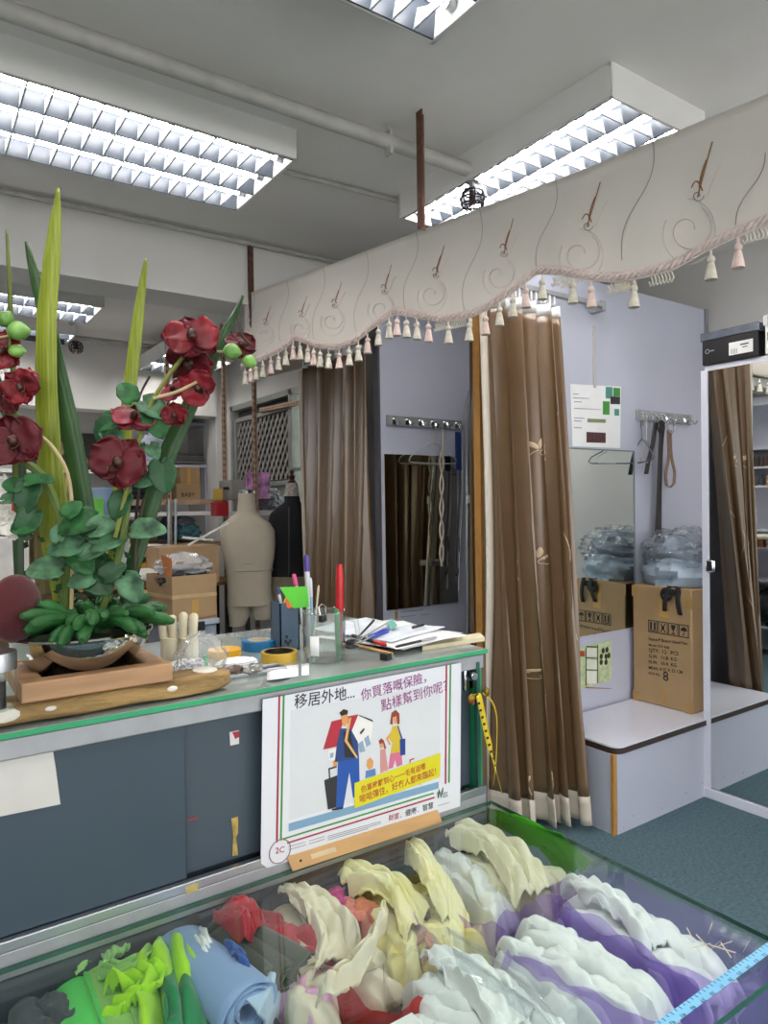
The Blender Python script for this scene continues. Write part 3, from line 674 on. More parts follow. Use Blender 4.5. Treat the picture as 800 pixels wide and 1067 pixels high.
for cx, cy, s in ((280, 330, .55), (317, 321, .62), (353, 309, .75), (404, 293, .85), (459, 275, .95), (530, 250, 1.1), (619, 218, 1.4), (734, 182, 1.7)):
    t4 = MB()
    vtube([(cx-4*s+9*s*t*t, cy+14*s-4*s*t-30*s*t*t) for t in np.linspace(0, 1, 9)], .0026, t4)
    vtube([(cx-3*s+1.5*s*t+3*s*t*t, cy+8*s-17*s*t) for t in np.linspace(0, 1, 7)], .0032, t4)
    vtube([(cx-1*s-7*s*t, cy+10*s-6*s*math.sin(t*PI*.9)) for t in np.linspace(0, 1, 7)], .0022, t4)
    t4.build('leaf_stitching', m_thb, pel)
    vtube([(cx-4*s+4*s*math.cos(a)*(1-a/9), cy+13*s+4*s*math.sin(a)*(1-a/9)) for a in np.linspace(0, 7, 16)], .0018, t1)
    bx_, by_ = cx-12*s+4, cy+34*s
    vtube([(bx_+(14-1.5*a)*s*math.cos(a-1)*1.15, by_+(16-1.7*a)*s*math.sin(a-1)) for a in np.linspace(0, 7.2, 36)], .0022, t2)
    vtube([(bx_+(18-.6*a)*s*math.cos(a-1.6), by_+2*s+(21-.6*a)*s*math.sin(a-1.6)) for a in np.linspace(0, 5.2, 30)], .0016, t3)
    vtube([(cx+2*s+9*s*t, cy+14*s-30*s*t+10*s*t*t) for t in np.linspace(0, 1, 9)], .0016, t2)
for mb, n, m in ((t1, 'brown_stitching', m_thr), (t2, 'pink_stitching', m_thp), (t3, 'grey_stitching', m_thg)): mb.build(n, m, pel)

m_satin = M('brown_satin', '70573d', .28, var=.06, scale=8, spec=.9, bump=.03, bscale=300)
m_hem = M('cream_lining', 'c7bdae', .7, var=.04)
m_gold = M('gold_thread', 'c9b08f', .5)
m_tape = M('white_heading_tape', 'd9dadb', .6)
def curtain(label, A, B, A2, B2, ztop, zbot, nf, amp, seed=0, side=1, hem=.09, motifs=(), vines=(), group=None, nu=None, edge=True, tape=True, flare=.35):
    A, B, A2, B2 = [V((q[0], q[1], 0)) for q in (A, B, A2, B2)]
    d = (B-A).normalized(); n = V((d.y, -d.x, 0))*side
    t = thing('curtain', label, 'curtain', (A+B)/2+V((0, 0, zbot)), group)
    def fn(u, v, off=0.0):
        a = A.lerp(A2, v); b = B.lerp(B2, v); w = u+.035*noise.noise((u*3+seed, v*1.2, seed))*v
        ph = 2*PI*nf*w+.5*math.sin(v*2.2+seed)+.9*noise.noise((u*2.2+seed*2, .3*v, 5))
        am = amp*(.55+.45*v+flare*v*v)*(1+.5*noise.noise((u*4+seed, v*.8, 9)))
        wig = math.sin(ph); wig = math.copysign(abs(wig)**.9, wig)
        sub = .18*math.sin(2.3*ph+3*v+seed)
        p = a.lerp(b, u)+d*(.22*am*math.sin(2*ph))+n*(am*(wig+sub)+off)
        p.z = ztop+(zbot-ztop)*v+.012*math.sin(ph*.5+seed)*v
        return p
    nu = nu or nf*22; H = ztop-zbot; vh = 1-hem/H; vt = .055/H
    nv = 44
    MB().grid(lambda u, v: fn(u, vt*.8+(vh-vt*.8)*v), nu, nv).build('cloth', m_satin, t, solid=.003, angle=60)
    MB().grid(lambda u, v: fn(u, vh+(1-vh)*v, .002), nu, 5).build('hem', m_hem, t, solid=.004, angle=60)
    if tape:
        MB().grid(lambda u, v: fn(u, vt*v, .001), nu, 3).build('heading_tape', m_tape, t, solid=.003, angle=60)
    g = MB()
    def path(pts, r):
        g.tube([fn(u, v, .006) for u, v in pts], r, 5)
    lf = MB()
    for u, v, s in motifs:
        k = 1.0/((B2-A2).length+.12); hs = .034*s
        def P(x, z): return (u+x*hs*k, v-z*hs/H)
        def leaf(x0, z0, x1, z1, w):
            dx, dz = x1-x0, z1-z0
            lf.grid(lambda p, q: fn(*P(x0+dx*q-dz*w*(p-.5)*math.sin(PI*q)**.8, z0+dz*q+dx*w*(p-.5)*math.sin(PI*q)**.8), .0055), 4, 7)
        leaf(-.1, -.1, -.75, 1.2, .34); leaf(0, -.1, .15, 1.45, .26); leaf(.1, -.2, .9, .55, .26)
        path([P(-.05-.7*t, -.2-1.1*t*t) for t in np.linspace(0, 1, 6)], .0022)
        path([P(.35+.36*math.cos(a), -.55+.36*math.sin(a)) for a in np.linspace(1.5, 7, 14)], .0022)
    if lf.v: o = lf.build('embroidered_leaves', m_gold, t, solid=.001); o['kind'] = 'stuff'
    for u0, v0, v1, am in vines:
        path([(u0+am*math.sin((v-v0)*13), v) for v in np.linspace(v0, v1, 40)], .0026)
    if g.v: g.build('embroidery', m_gold, t)
    if edge:
        MB().grid(lambda u, v: fn(0, vt+(1-vt)*v, .004)+d*(.045*(u-1)), 3, 40).build('lining_edge', m_hem, t, solid=.003)
    return t
RY = 2.36; RZ = at(560, 313, y=RY).z
# curtain of the near cubicle, pushed to the end of its rail
curtain('brown satin curtain bunched at the partition end, right of the counter', (2.19, 2.36), (2.66, 2.35), (2.24, 2.33), (2.575, 2.13), RZ-.02, .035, 5, .066, 2, 1, .125,
        motifs=[(.30, .30, 1.1), (.62, .29, 1.0), (.30, .52, 1.1), (.60, .50, 1.0), (.38, .72, 1.1), (.55, .74, 1.0), (.30, .92, 1.0), (.5, .915, 1.0), (.72, .30, .8)],
        vines=[(.86, .22, .66, .05), (.12, .62, .95, .04)])
rl = thing('curtain_rail', 'white curtain rail and gliders above the near brown curtain', 'rail', (2.45, RY, RZ))
e = at(628, 331, y=RY)
MB().bb((2.16, RY-.015, RZ+.035), (e.x, RY+.015, RZ+.06)).build('rail', m_alum, rl, bevel=.003)
MB().bb((e.x-.02, RY-.01, RZ+.02), (e.x+.015, 2.43, RZ+.07)).build('bracket', m_alum, rl)
g0 = MB(); g0.box((2.24, RY, RZ+.015), (.012, .02, .04)).ball((2.24, RY, RZ-.005), (.008, .012, .01), 8, 6); g0 = g0.build('glider', m_tape, rl)
for k in range(1, 16): part_copy(g0, rl, (k*.026 if k < 9 else .23+(k-9)*.032, 0, 0))
# far curtain closing the first cubicle, and the one in the middle cubicle that the bronze mirror shows
curtain('brown satin curtain hanging closed left of the bronze mirror', (2.20, 4.06), (2.25, 3.38), (2.20, 4.10), (2.25, 3.38), 2.43, .05, 7, .045, 5, -1, .10,
        motifs=[(.2, .24, 1.1), (.55, .30, 1.0), (.85, .24, 1.1), (.35, .5, 1.0), (.62, .56, 1), (.88, .45, 1)], vines=[(.3, .1, .3, .03), (.7, .4, .9, .06), (.5, .3, .7, .03), (.9, .25, .6, .02)])
o = MB().prism([V(q) for q in (at(277, 393, x=2.19), at(319, 352, x=2.19), at(321, 376, x=2.19), at(313, 384, x=2.19))], (.004, 0, 0)).build('pelmet_lining', m_satin); tag(o, 'brown lining triangle showing behind the far end of the tassels', 'lining')
curtain('brown curtain bunched in the middle cubicle, seen in the bronze mirror', (2.30, 2.56), (3.3, 2.56), (2.30, 2.56), (3.25, 2.58), 2.40, .05, 9, .05, 8, -1, .10,
        motifs=[(.3, .35, 1), (.3, .55, 1), (.6, .4, 1), (.6, .62, 1)], edge=False)

# ================================================================== the counter
YC = 1.307; CX0, CX1 = -.75, 1.205; ZT = 1.13; YR = 1.92
ct = thing('counter', 'dark slate counter with sliding panels, aluminium rails and glass top', 'counter', (.3, 1.6, 0))
MB().bb((CX0, 1.35, 0), (CX1-.03, YR-.01, 1.07)).build('carcass', M('slate_dark', '2e3a43', .6), ct)
MB().bb((CX0, YC, 1.082), (CX1, YR, 1.118)).build('top_rail', m_alum, ct, bevel=.003)
MB().bb((CX0, YC, 1.1185), (CX1, YR, 1.1195)).build('top_lining', M('counter_lining', 'b9bab4', .6, var=.05), ct)
MB().bb((CX0, YC-.008, 1.12), (CX1+.008, YR, ZT)).build('glass_top', m_ge, ct, bevel=.001)
MB().bb((CX0, YC-.006, ZT), (CX1+.006, YR, ZT+.0008)).build('glass_top_face', M('glass_top_face', '97a09b', .06, var=.05, coat=.5), ct)
xs = at(191.5, 800, y=YC).x
MB().bb((CX0, YC+.010, .786), (xs+.006, YC+.022, 1.082)).build('sliding_panel', m_slate, ct, bevel=.002)
MB().bb((xs-.02, YC+.026, .786), (CX1-.026, YC+.038, 1.082)).build('sliding_panel', M('slate_panel_grey', '3f4b55', .45, var=.08, scale=2.5), ct, bevel=.002)
MB().bb((CX0, YC-.004, .722), (CX1, YC+.05, .768)).build('sill_rail', m_alum, ct, bevel=.003)
MB().bb((CX0, YC-.006, .768), (CX1, YC+.008, .787)).build('sill_lip', m_alu, ct, bevel=.002)
MB().bb((CX1-.018, YC+.002, .12), (CX1-.008, YR, 1.12)).build('end_glass', m_ge, ct)
MB().bb((CX1-.008, YC+.004, .0), (CX1+.012, YC+.045, 1.118)).build('end_post', M('brown_post', '5d4b3b', .5), ct, bevel=.002)
MB().bb((CX1-.026, YC-.002, .787), (CX1-.016, YC+.01, 1.10)).build('green_edge', m_geD, ct)
MB().bb((CX0, YC+.0, .0), (CX1, YC+.03, .722)).build('lower_front', M('slate_low', '232d34', .5), ct)
def cp(px, py, y=YC): return at(px, py, y=y)
lk = MB(); q = cp(494, 709); lk.bb((q.x-.016, YC+.018, q.z-.03), (q.x+.016, YC+.03, q.z+.03)); lk.build('lock_plate', m_chrome, ct, bevel=.008)
MB().lathe([(.0, 0), (.012, 0), (.012, .018), (.009, .022), (0, .022)], (q.x, YC+.018, q.z+.01), 16, R=Matrix.Rotation(PI/2, 3, 'X')).build('lock_barrel', m_chrome, ct)
# scraps on the panels
def scrap(name, label, cat, pts, y, mat, th=.0012):
    mb = MB(); mb.prism([(lambda q: (q.x, y, q.z))(at(px, py, y=y)) for px, py in pts], (0, th, 0)); return tag(mb.build(name, mat), label, cat)
scrap('paper_sheet', 'blank off-white sheet taped on the left slate panel', 'paper', [(-30, 794), (55, 781), (58, 800), (63, 838), (-30, 857)], YC+.007, M('old_paper', 'c9c6c0', .7, var=.06), .002)
sk = scrap('red_sticker', 'small torn white and red sticker on the right slate panel', 'sticker', [(239, 763), (249, 761), (249, 775), (240, 777)], YC+.0245, M('sticker_white', 'd8d4d4', .6))
mb = MB(); flatpoly(mb, [(242, 763), (249, 762), (249, 768), (245, 770)], YC+.0238, .0006); mb.build('red_print', M('sticker_red', 'b02a33', .6), sk)
scrap('torn_tape', 'peeling gold tape strip on the right slate panel by the poster', 'tape', [(241, 853), (248, 851), (248, 868), (246, 872), (248, 891), (242, 892), (243, 872)], YC+.0245, M('peeling_tape', 'b59a52', .5, var=.4, scale=60))
scrap('yellow_tape_scrap', 'scrap of yellowed tape on the sill below the panel seam', 'tape', [(193, 924), (208, 919), (206, 928), (194, 932)], YC-.0062, M('yellowed_tape', 'b5a368', .5, var=.3, scale=50), .0015)
scrap('red_scratch', 'short red pen mark on the right slate panel beside the seam', 'mark', [(195, 853.5), (207, 851.5), (207, 853), (195, 855.5)], YC+.0245, M('scratch_red', '9a3030', .7))

# ---------------------------------------------------------------- poster
YP = YC-.0085
po = thing('poster', 'white insurance poster with family, suitcases and Chinese headline on the counter front', 'poster', (.86, YP, .75))
def c4(x, y): return at(260+x/3.077, 690+y/3.077, y=YP)
def pol(name, mat, polys, lift):
    mb = MB()
    for pts in polys:
        mb.prism([(lambda q: (q.x, YP-lift, q.z))(c4(*p)) for p in pts], (0, .0003, 0))
    return mb.build(name, mat, po)
mb = MB(); mb.prism([(lambda q: (q.x, YP, q.z))(c4(*p)) for p in [(42, 120), (678, 2), (675, 462), (56, 660), (36, 645)]], (0, .0012, 0)); mb.build('sheet', M('poster_paper', 'dddfe4', .35, var=.02), po)
def PM(n, c): return M('print_'+n, c, .4, var=.02)
pol('picture_ground', PM('ground', 'd3d6d8'), [[(133, 155), (612, 68), (608, 372), (128, 505)]], .0004)
pol('frame_red', PM('red', 'a3263a'), [[(92, 106), (98, 105), (90, 577), (84, 578)], [(628, 10), (633, 9), (630, 389), (625, 390)], [(120, 577), (592, 431), (592, 436), (120, 582)]], .0008)
pol('frame_green', PM('green', '2f7a4e'), [[(106, 104), (112, 103), (103, 565), (590, 417), (590, 422), (97, 572)], [(641, 8), (646, 7), (641, 385), (636, 387)]], .0008)
pol('blue_strip', PM('strip', '7ba2bd'), [[(125, 517), (605, 383), (606, 404), (125, 543)]], .0008)
pol('house_roof', PM('roof', 'b02838'), [[(262, 190), (300, 180), (293, 215), (280, 270), (235, 280)], [(305, 175), (348, 167), (322, 232), (318, 205)]], .0009)
pol('house_wall', PM('house', 'e8e6e0'), [[(348, 168), (396, 190), (388, 250), (345, 295), (318, 240)], [(252, 283), (276, 276), (274, 312), (254, 316)]], .0009)
pol('house_window', PM('window', '8fa3bb'), [[(346, 262), (362, 250), (370, 285), (352, 290)], [(366, 245), (380, 233), (388, 262), (374, 272)], [(257, 292), (268, 289), (268, 304), (257, 308)]], .0011)
pol('roof_edge', PM('edge', '3b3b3b'), [[(348, 168), (392, 184), (396, 192), (350, 172)], [(352, 225), (366, 210), (368, 216), (356, 232)]], .0012)
pol('skin', PM('skin', 'd99a5a'), [[(291, 165), (312, 162), (316, 186), (308, 205), (297, 203)], [(302, 245), (313, 238), (317, 256), (306, 262)], [(266, 318), (279, 312), (280, 330), (270, 342)], [(458, 172), (470, 168), (472, 190), (464, 200)], [(415, 255), (427, 252), (428, 272), (418, 276)], [(376, 312), (386, 305), (396, 316), (394, 336), (382, 344), (374, 332)], [(436, 245), (450, 226), (453, 232), (444, 248), (452, 262), (448, 266)]], .0012)
pol('trousers', PM('blue', '1d4fa0'), [[(283, 312), (350, 305), (353, 420), (348, 432), (331, 434), (319, 352), (299, 468), (275, 472)]], .0011)
pol('jacket', PM('navy', '233f78'), [[(290, 212), (322, 212), (346, 255), (350, 305), (318, 312), (272, 320), (279, 262)]], .0012)
pol('shirt', PM('black', '1e2026'), [[(299, 222), (322, 218), (336, 306), (304, 304)]], .0014)
pol('hair', PM('hair', '2c1a14'), [[(287, 162), (300, 150), (314, 154), (313, 166), (293, 172)]], .0014)
pol('pole', PM('pole', 'd9a964'), [[(318, 178), (325, 176), (312, 250), (346, 304), (342, 309), (303, 252)]], .0015)
pol('suitcase', PM('case', '26262b'), [[(238, 378), (280, 362), (276, 465), (250, 472)], [(252, 340), (256, 338), (258, 372), (254, 374)], [(252, 340), (278, 332), (278, 337), (252, 345)], [(262, 470), (298, 462), (298, 470), (264, 476)]], .0012)
pol('red_hair', PM('redhair', '8e3d34'), [[(454, 162), (467, 152), (479, 164), (480, 196), (472, 200), (470, 172), (458, 176), (458, 200), (449, 198)], [(413, 252), (421, 243), (429, 250), (437, 275), (431, 278), (427, 258), (416, 262)]], .0014)
pol('yellow_top', PM('top', 'cdb22e'), [[(457, 205), (478, 202), (487, 286), (450, 292), (457, 258), (446, 244)]], .0013)
pol('shoulder_bag', PM('bag', '1d3f86'), [[(480, 247), (498, 244), (498, 296), (482, 299)], [(472, 205), (476, 205), (490, 246), (485, 248)]], .0015)
pol('pink_trousers', PM('pink', 'cf6f8d'), [[(450, 293), (486, 287), (489, 328), (471, 335), (466, 312), (458, 338), (444, 342)]], .0013)
pol('girl_dress', PM('dress', 'c98f88'), [[(418, 280), (434, 277), (443, 345), (418, 355)]], .0013)
pol('boy_shirt', PM('boy', '5c7fb4'), [[(372, 348), (402, 340), (404, 362), (370, 372)]], .0013)
pol('small_case', PM('smallcase', 'a0432c'), [[(512, 312), (527, 306), (527, 310), (515, 315), (515, 322), (512, 323)], [(508, 395), (548, 384), (548, 390), (508, 400)]], .0012)
pol('yellow_note', PM('note', 'd8cf1f'), [[(335, 387), (611, 290), (608, 366), (335, 468)]], .0018)
NP = (0, -1, 0); m_mag = PM('magenta', '8c2a7a'); m_redp = PM('redpen', 'b0382c')
def ptx(body, a, b, mat, name='poster_print', lift=.0008, hs=1.0, bold=0): return text(body, c4(*a), c4(*b), NP, mat, po, name, lift, hs, bold)
ptx('移居外地...', (143, 146), (336, 112), PM('ink', '2a2a2e'), 'headline', hs=1.0, bold=.006)
ptx('你買落嘅保險，', (357, 122), (566, 62), m_mag, 'handwriting', bold=.004)
ptx('點樣幫到你呢？', (422, 156), (634, 88), m_mag, 'handwriting', bold=.004)
ptx('你單時離到心一一毛有返嚟', (356, 418), (563, 340), m_redp, 'note_writing', .0022, 1.15, .01)
ptx('啱啱彈住，好冇人都來臨起！', (352, 449), (596, 358), m_redp, 'note_writing', .0022, 1.1, .01)
ptx('財富', (445, 508), (478, 499), PM('red', 'a3263a'), 'slogan', bold=.006)
ptx('．健康．智慧', (482, 498), (588, 466), PM('ink', '2a2a2e'), 'slogan', bold=.006)
ptx('2C', (82, 614), (110, 608), PM('red', 'a3263a'), 'badge_letters', bold=.01)
ptx('Wiss', (600, 440), (634, 430), PM('darkgreen', '2c5a44'), 'brand_mark', hs=1.6)
q = c4(97, 606); mb = MB(); mb.tube([(q.x+.024*math.cos(a*PI/10), YP-.0008, q.z+.024*math.sin(a*PI/10)) for a in range(21)], .0011, 5); mb.build('badge_ring', PM('ring', '8a6a70'), po)
pol('brand_strokes', PM('darkgreen', '2c5a44'), [[(601, 432), (606, 408), (609, 407), (605, 436)], [(610, 430), (618, 402), (621, 402), (614, 434)]], .0009)
fp = MB()
for (x0, y0), (x1, y1) in (((124, 590), (178, 575)), ((190, 572), (240, 557)), ((124, 600), (180, 584)), ((190, 581), (240, 566)), ((250, 557), (420, 509)), ((250, 563), (420, 515)), ((250, 569), (380, 532)), ((604, 459), (640, 448))):
    fp.prism([(lambda q: (q.x, YP-.0008, q.z))(c4(*p)) for p in ((x0, y0), (x1, y1), (x1, y1+2.2), (x0, y0+2.2))], (0, .0003, 0))
fp.build('fine_print', PM('greytext', '9a9aa2'), po)

# hanging yellow tape measure
tm = thing('tape_measure', 'yellow tape measure hanging from the lock at the counter corner', 'tape measure', cp(497, 720, YC-.02))
m_yt = M('tape_yellow', 'd8bd22', .5, var=.08); YT = YC-.025
def ribbon(mb, pts, wd): 
    pts = [V(p) for p in pts]
    n = len(pts)
    for i in range(n-1):
        pass
    return mb.grid(lambda u, v: (lambda k, f: pts[k].lerp(pts[min(k+1, n-1)], f)+V(wd[k] if isinstance(wd, list) else wd)*(u-.5))(min(int(v*(n-1)), n-2), v*(n-1)-min(int(v*(n-1)), n-2)), 2, n*2)
def tpt(px, py, y=YT): return at(px, py, y=y)
ribbon(MB(), [tpt(492, 725, YC-.004), tpt(494, 724), tpt(498, 722), tpt(501, 735), tpt(506, 760), tpt(512, 785), tpt(518, 808), tpt(523, 828)], [(.012, 0, 0), (.016, 0, 0), (.017, 0, .004), (.017, 0, .004), (.016, -.0, .004), (.011, .008, .002), (.006, .01, .002), (.003, .008, 0)]).build('ribbon', m_yt, tm, solid=.0008)
ribbon(MB(), [tpt(503, 722, YC-.01), tpt(511, 728, YC-.012), tpt(516, 738, YC-.012), tpt(518, 752, YC-.012), tpt(517, 790, YC-.012), tpt(514, 818, YC-.012)], (.008, .006, 0)).build('ribbon_back', m_yt, tm, solid=.0008)
for q, r_ in ((tpt(491, 728), (.010, .008, .012)), (tpt(507, 721, YC-.012), (.008, .006, .012))): MB().ball(q, r_).build('tape_clip', M('brass', '8a6f2a', .4, .7), tm)
mk = MB()
for k in range(10):
    f = k/10; a = tpt(499+f*18, 733+f*72, YT-.0016)
    mk.bb((a.x-.004, a.y, a.z-.003), (a.x+.004, a.y+.0006, a.z+.003))
mk.build('tape_marks', m_ink, tm)
MB().ball(tpt(492, 732), (.006, .006, .006)).build('red_bead', M('red_bead', 'a02028', .4), tm)

# ================================================================== glass display case with fabric bundles
ZC = .745; ZO = .025; KX0, KX1, KY0, KY1 = -.75, 1.218, .557, 1.298
kc = thing('display_case', 'low glass display case full of fabric bundles in the foreground', 'display case', (.3, .94, 0))
m_deck = M('case_deck_dark', '23282b', .6, var=.2)
MB().bb((KX0, KY0+.02, 0), (KX1-.02, KY1, .40)).build('base', M('case_base', '2b3438', .6), kc)
MB().bb((KX0, KY0+.012, .40), (KX1-.012, KY1, .41)).build('deck', m_deck, kc)
MB().bb((KX0, KY0, ZC-.008), (KX1, KY1, ZC)).build('glass_top', m_glc, kc)
MB().bb((KX1-.008, KY0+.001, .02), (KX1-.002, KY1-.006, ZC-.0085)).build('side_glass', m_glc, kc)
MB().bb((KX0, KY0+.001, .02), (KX1-.0085, KY0+.007, ZC-.0085)).build('front_glass', m_glc, kc)
e = MB(); e.bb((KX1, KY0-.001, ZC-.0085), (KX1+.0012, KY1, ZC+.0002)); e.bb((KX0, KY0-.0022, ZC-.0085), (KX1, KY0-.0005, ZC+.0002)); e.build('glass_edge', m_geD, kc)
MB().bb((KX0, KY1+.0005, ZC-.0085), (KX1, KY1+.003, ZC+.0002)).build('rear_glass_edge', m_geD, kc)

def cm(name, col, rough=.85, var=.06):
    return M(name, col, rough, var=var, scale=5, bump=.12, bscale=260, sheen=.3)
def strip(label, pts, wid, mat, name='fabric_strip', cat='fabric', th=.004, seed=0, fold=.012, nfold=3, parent=None):
    """one length of cloth draped along pts; wid = half-width vectors"""
    P = [V(p) for p in pts]; n = len(P); Wd = [V(w) for w in wid] if isinstance(wid, list) else [V(wid)]*n
    def fn(u, v):
        f = v*(n-1); k = min(int(f), n-2); g = f-k; g = g*g*(3-2*g)*.5+g*.5
        p = P[k].lerp(P[k+1], g); w = Wd[k].lerp(Wd[k+1], g); s = u*2-1
        nn = noise.noise((s*1.5+seed, v*3, seed*2.1))
        return p+w*(s*(1+.1*noise.noise((v*5, seed, s))))+V((0, 0, fold*(abs(math.sin(nfold*PI*(u+.2*nn)))**.7-.5)+fold*.7*nn))
    o = MB().grid(fn, 36, 40).build(name if not parent else 'flap', mat, parent, solid=th, angle=75)
    return o if parent else tag(o, label, cat)
def crease(x, y, z):
    d = noise.voronoi(V((x, y, z)))[0]; return d[1]-d[0]
def fold_stack(label, cx, cy, W, L, mat, seed, n=7, rz=0.0, ztop=.70, zlow=.50, lean=.35, name='fabric_bundle', cat='fabric', wob=1.0, arch=.0):
    """bundle of n folded lengths pushed together: each length is one upright fold with a rounded crest, creased flanks and its own wander"""
    ztop += ZO; c = at(cx, cy, z=ztop-.03); t = thing(name, label, cat, (c.x, c.y, .412)); R = rz3(rz); w = W/n; rr = random.Random(seed)
    for k in range(n):
        x0 = -W/2+w*(k+.5); edge = abs((k+.5)/n*2-1); zt = ztop-rr.uniform(0, .022)-.035*edge**2; l0 = L*rr.uniform(.84, 1.10)*(1-.12*edge); dy = rr.uniform(-.09, .09)*L; kk = rr.uniform(0, 50); wd = w*rr.uniform(.55, .85); ln = lean*w*rr.uniform(.4, 1.6)*rr.choice((-1, 1, 1))
        def fn(u, v):
            a = (u-.5)*2; q = (v-.5)*2; y = q*l0/2
            com = noise.noise((q*1.1+seed, seed*2.3, 1)); own = noise.noise((q*2.6+kk, 3, kk)); cr = crease(q*1.9*l0/.3+kk, a*.8, kk); fine = noise.noise((q*9+kk, a*2.5, kk))
            th = max(-1, min(1, a*1.9)); px_ = math.sin(th*PI/2)*wd*(1+.25*own)
            drop = max(0, abs(a)-.5)*2; px_ += math.copysign(drop*.35*w, a)
            z = zt-(1-math.cos(th*PI/2))*.5*wd*1.4-drop*(zt-zlow)
            endc = max(0, abs(q)-.70)/.30
            z += -.055*endc**2*(1-drop)+(1-drop)*(.014*wob*own+.006*fine-.014*wob*(.5-min(cr, .5)))-arch*q*q
            x = x0+px_+1.5*w*wob*com+.45*w*wob*own+ln*(1-drop)+.12*w*fine+.22*w*(cr-.3)*wob
            return V((c.x, c.y, 0))+R @ V((x, dy+y+.02*noise.noise((a*3, kk, q)), max(z, zlow)))
        MB().grid(fn, 25, 60).build('fold', mat[k % len(mat)] if isinstance(mat, list) else mat, t, solid=.002, angle=80)
    return t
def drape(label, pts, wid, mat, seed=0, fold=.02, nf=3, cre=.016, name='fabric_flap', cat='fabric', fr=2.6):
    """a loose sheet lying over a bundle: soft folds along it plus sharp crumple creases"""
    P = [V(p) for p in pts]; n = len(P); Wd = [V(w) for w in wid] if isinstance(wid, list) else [V(wid)]*n
    def sm(A, f):
        k = min(int(f), n-2); g = f-k; p0, p1, p2, p3 = A[max(k-1, 0)], A[k], A[k+1], A[min(k+2, n-1)]
        return .5*((2*p1)+(p2-p0)*g+(2*p0-5*p1+4*p2-p3)*g*g+(3*p1-p0-3*p2+p3)*g**3)
    def fn(u, v):
        p = sm(P, v*(n-1)); w = sm(Wd, v*(n-1)); s = u*2-1; q = v*2-1
        cr = crease(s*fr*.8+seed*3, q*fr+.5*s, seed); n1 = noise.noise((s*1.3+seed, q*1.6, seed*2.1))
        ph = nf*PI*(u+.25*n1+.12*q)
        z = fold*(abs(math.sin(ph))**.6-.5)+fold*.5*n1+cre*(min(cr, .6)-.25)*1.8
        z -= .03*max(0, abs(s)-.7)/.3*(1+.5*n1)
        return p+w*(s*(1+.12*noise.noise((v*4+seed, seed, s))))+V((.3*cre*math.cos(ph), 0, z))
    return tag(MB().grid(fn, 46, 54).build(name, mat, None, solid=.0025, angle=80), label, cat)
m_lime = cm('lime_cloth', 'a6dd2a'); m_leaf = cm('spring_green_cloth', '57cf5c'); m_sage = cm('pale_green_cloth', '93c76a'); m_emer = cm('emerald_cloth', '0f7d46')
m_sky = cm('sky_blue_cloth', '8aa6cf'); m_ice = cm('ice_blue_cloth', 'b3cbe2'); m_olv = cm('olive_cloth', '3f4236'); m_red = cm('red_cloth', 'b01f2c'); m_ivory = cm('ivory_cloth', 'e6dcc2')
m_pink = cm('pink_cloth', 'e0a6cf'); m_mag = cm('magenta_cloth', 'c22a78'); m_yel = cm('butter_cloth', 'ecdf9a'); m_yel2 = cm('pale_yellow_cloth', 'efe8b4'); m_wht = cm('white_cloth', 'e9ecec', .7, .02); m_crm = cm('cream_cloth', 'ece7cc', .7, .03); m_char = cm('charcoal_cloth', '4a4f53'); m_snow = cm('snow_cloth', 'eef0f2', .7, .02)
def z66(px, py, z=.66): return at(px, py, z=z-.022+ZO)
fold_stack('charcoal grey cloth bundle at the far left of the case', 14, 1048, .16, .26, m_char, 3, 5, .2, .66)
# spring green roll, pale green folded length, lime pieces
def roll(label, a, b, r, mat, name='fabric_roll', turns=3.2, sq=.75, seed=1):
    a, b = V(a), V(b); t = thing(name, label, 'fabric', (a+b)/2); d = (b-a); L = d.length; d.normalize(); x = V((0, 0, 1)).cross(d).normalized(); y = d.cross(x)
    def fn(u, v):
        an = u*turns*2*PI; rr = r*(.35+.65*u)*(1+.06*noise.noise((math.cos(an)*1.5, v*2, seed+u)))
        return a+d*(L*v+.010*noise.noise((an, seed, v)))+x*rr*math.cos(an)+y*rr*math.sin(an)*sq
    MB().grid(fn, 110, 14).build('cloth', mat, t, solid=.004, angle=70); return t
roll('spring green cloth roll at the left among the green fabrics', z66(68, 1003, .655), z66(98, 1100, .64), .046, m_leaf, seed=2)
roll('pale green folded cloth length beside the spring green roll', z66(98, 1000, .665), z66(140, 1105, .65), .044, m_sage, seed=4, sq=.6)
strip('', [z66(92, 1004, .69), z66(105, 992, .70), z66(118, 983, .705), z66(122, 996, .70), z66(112, 1000, .69)], (.025, .012, 0), m_sage, seed=3, name='fabric_strip').update_tag()
tag(bpy.data.objects['fabric_strip'], 'pale green folded corner lying across the green rolls', 'fabric')
strip('pale green twisted strip reaching across to the lime cloth', [z66(104, 1006, .69), z66(122, 1012, .695), z66(140, 1004, .70), z66(160, 992, .70)], [(.01, .03, 0), (.008, .02, 0), (.008, .018, 0), (.006, .012, 0)], m_sage, seed=6)
strip('crumpled yellow-green knot of cloth in front of the lime cloth', [z66(130, 1022, .69), z66(140, 1012, .71), z66(152, 1020, .70), z66(146, 1044, .685), z66(128, 1046, .68)], (.035, .0, .01), m_lime, seed=8, fold=.03, nfold=4)
roll('pale green cloth standing behind the yellow-green knot', z66(130, 1010, .64), z66(150, 1100, .64), .042, m_sage, seed=14, sq=.7)
strip('bright lime green cloth draped over the middle of the green group', [z66(166, 978, .66), z66(165, 990, .70), z66(170, 1015, .69), z66(178, 1060, .66), z66(182, 1110, .63)], [(.02, 0, 0), (.05, .01, 0), (.055, 0, -.01), (.05, 0, -.02), (.05, 0, -.03)], m_lime, seed=11, fold=.03, nfold=3)
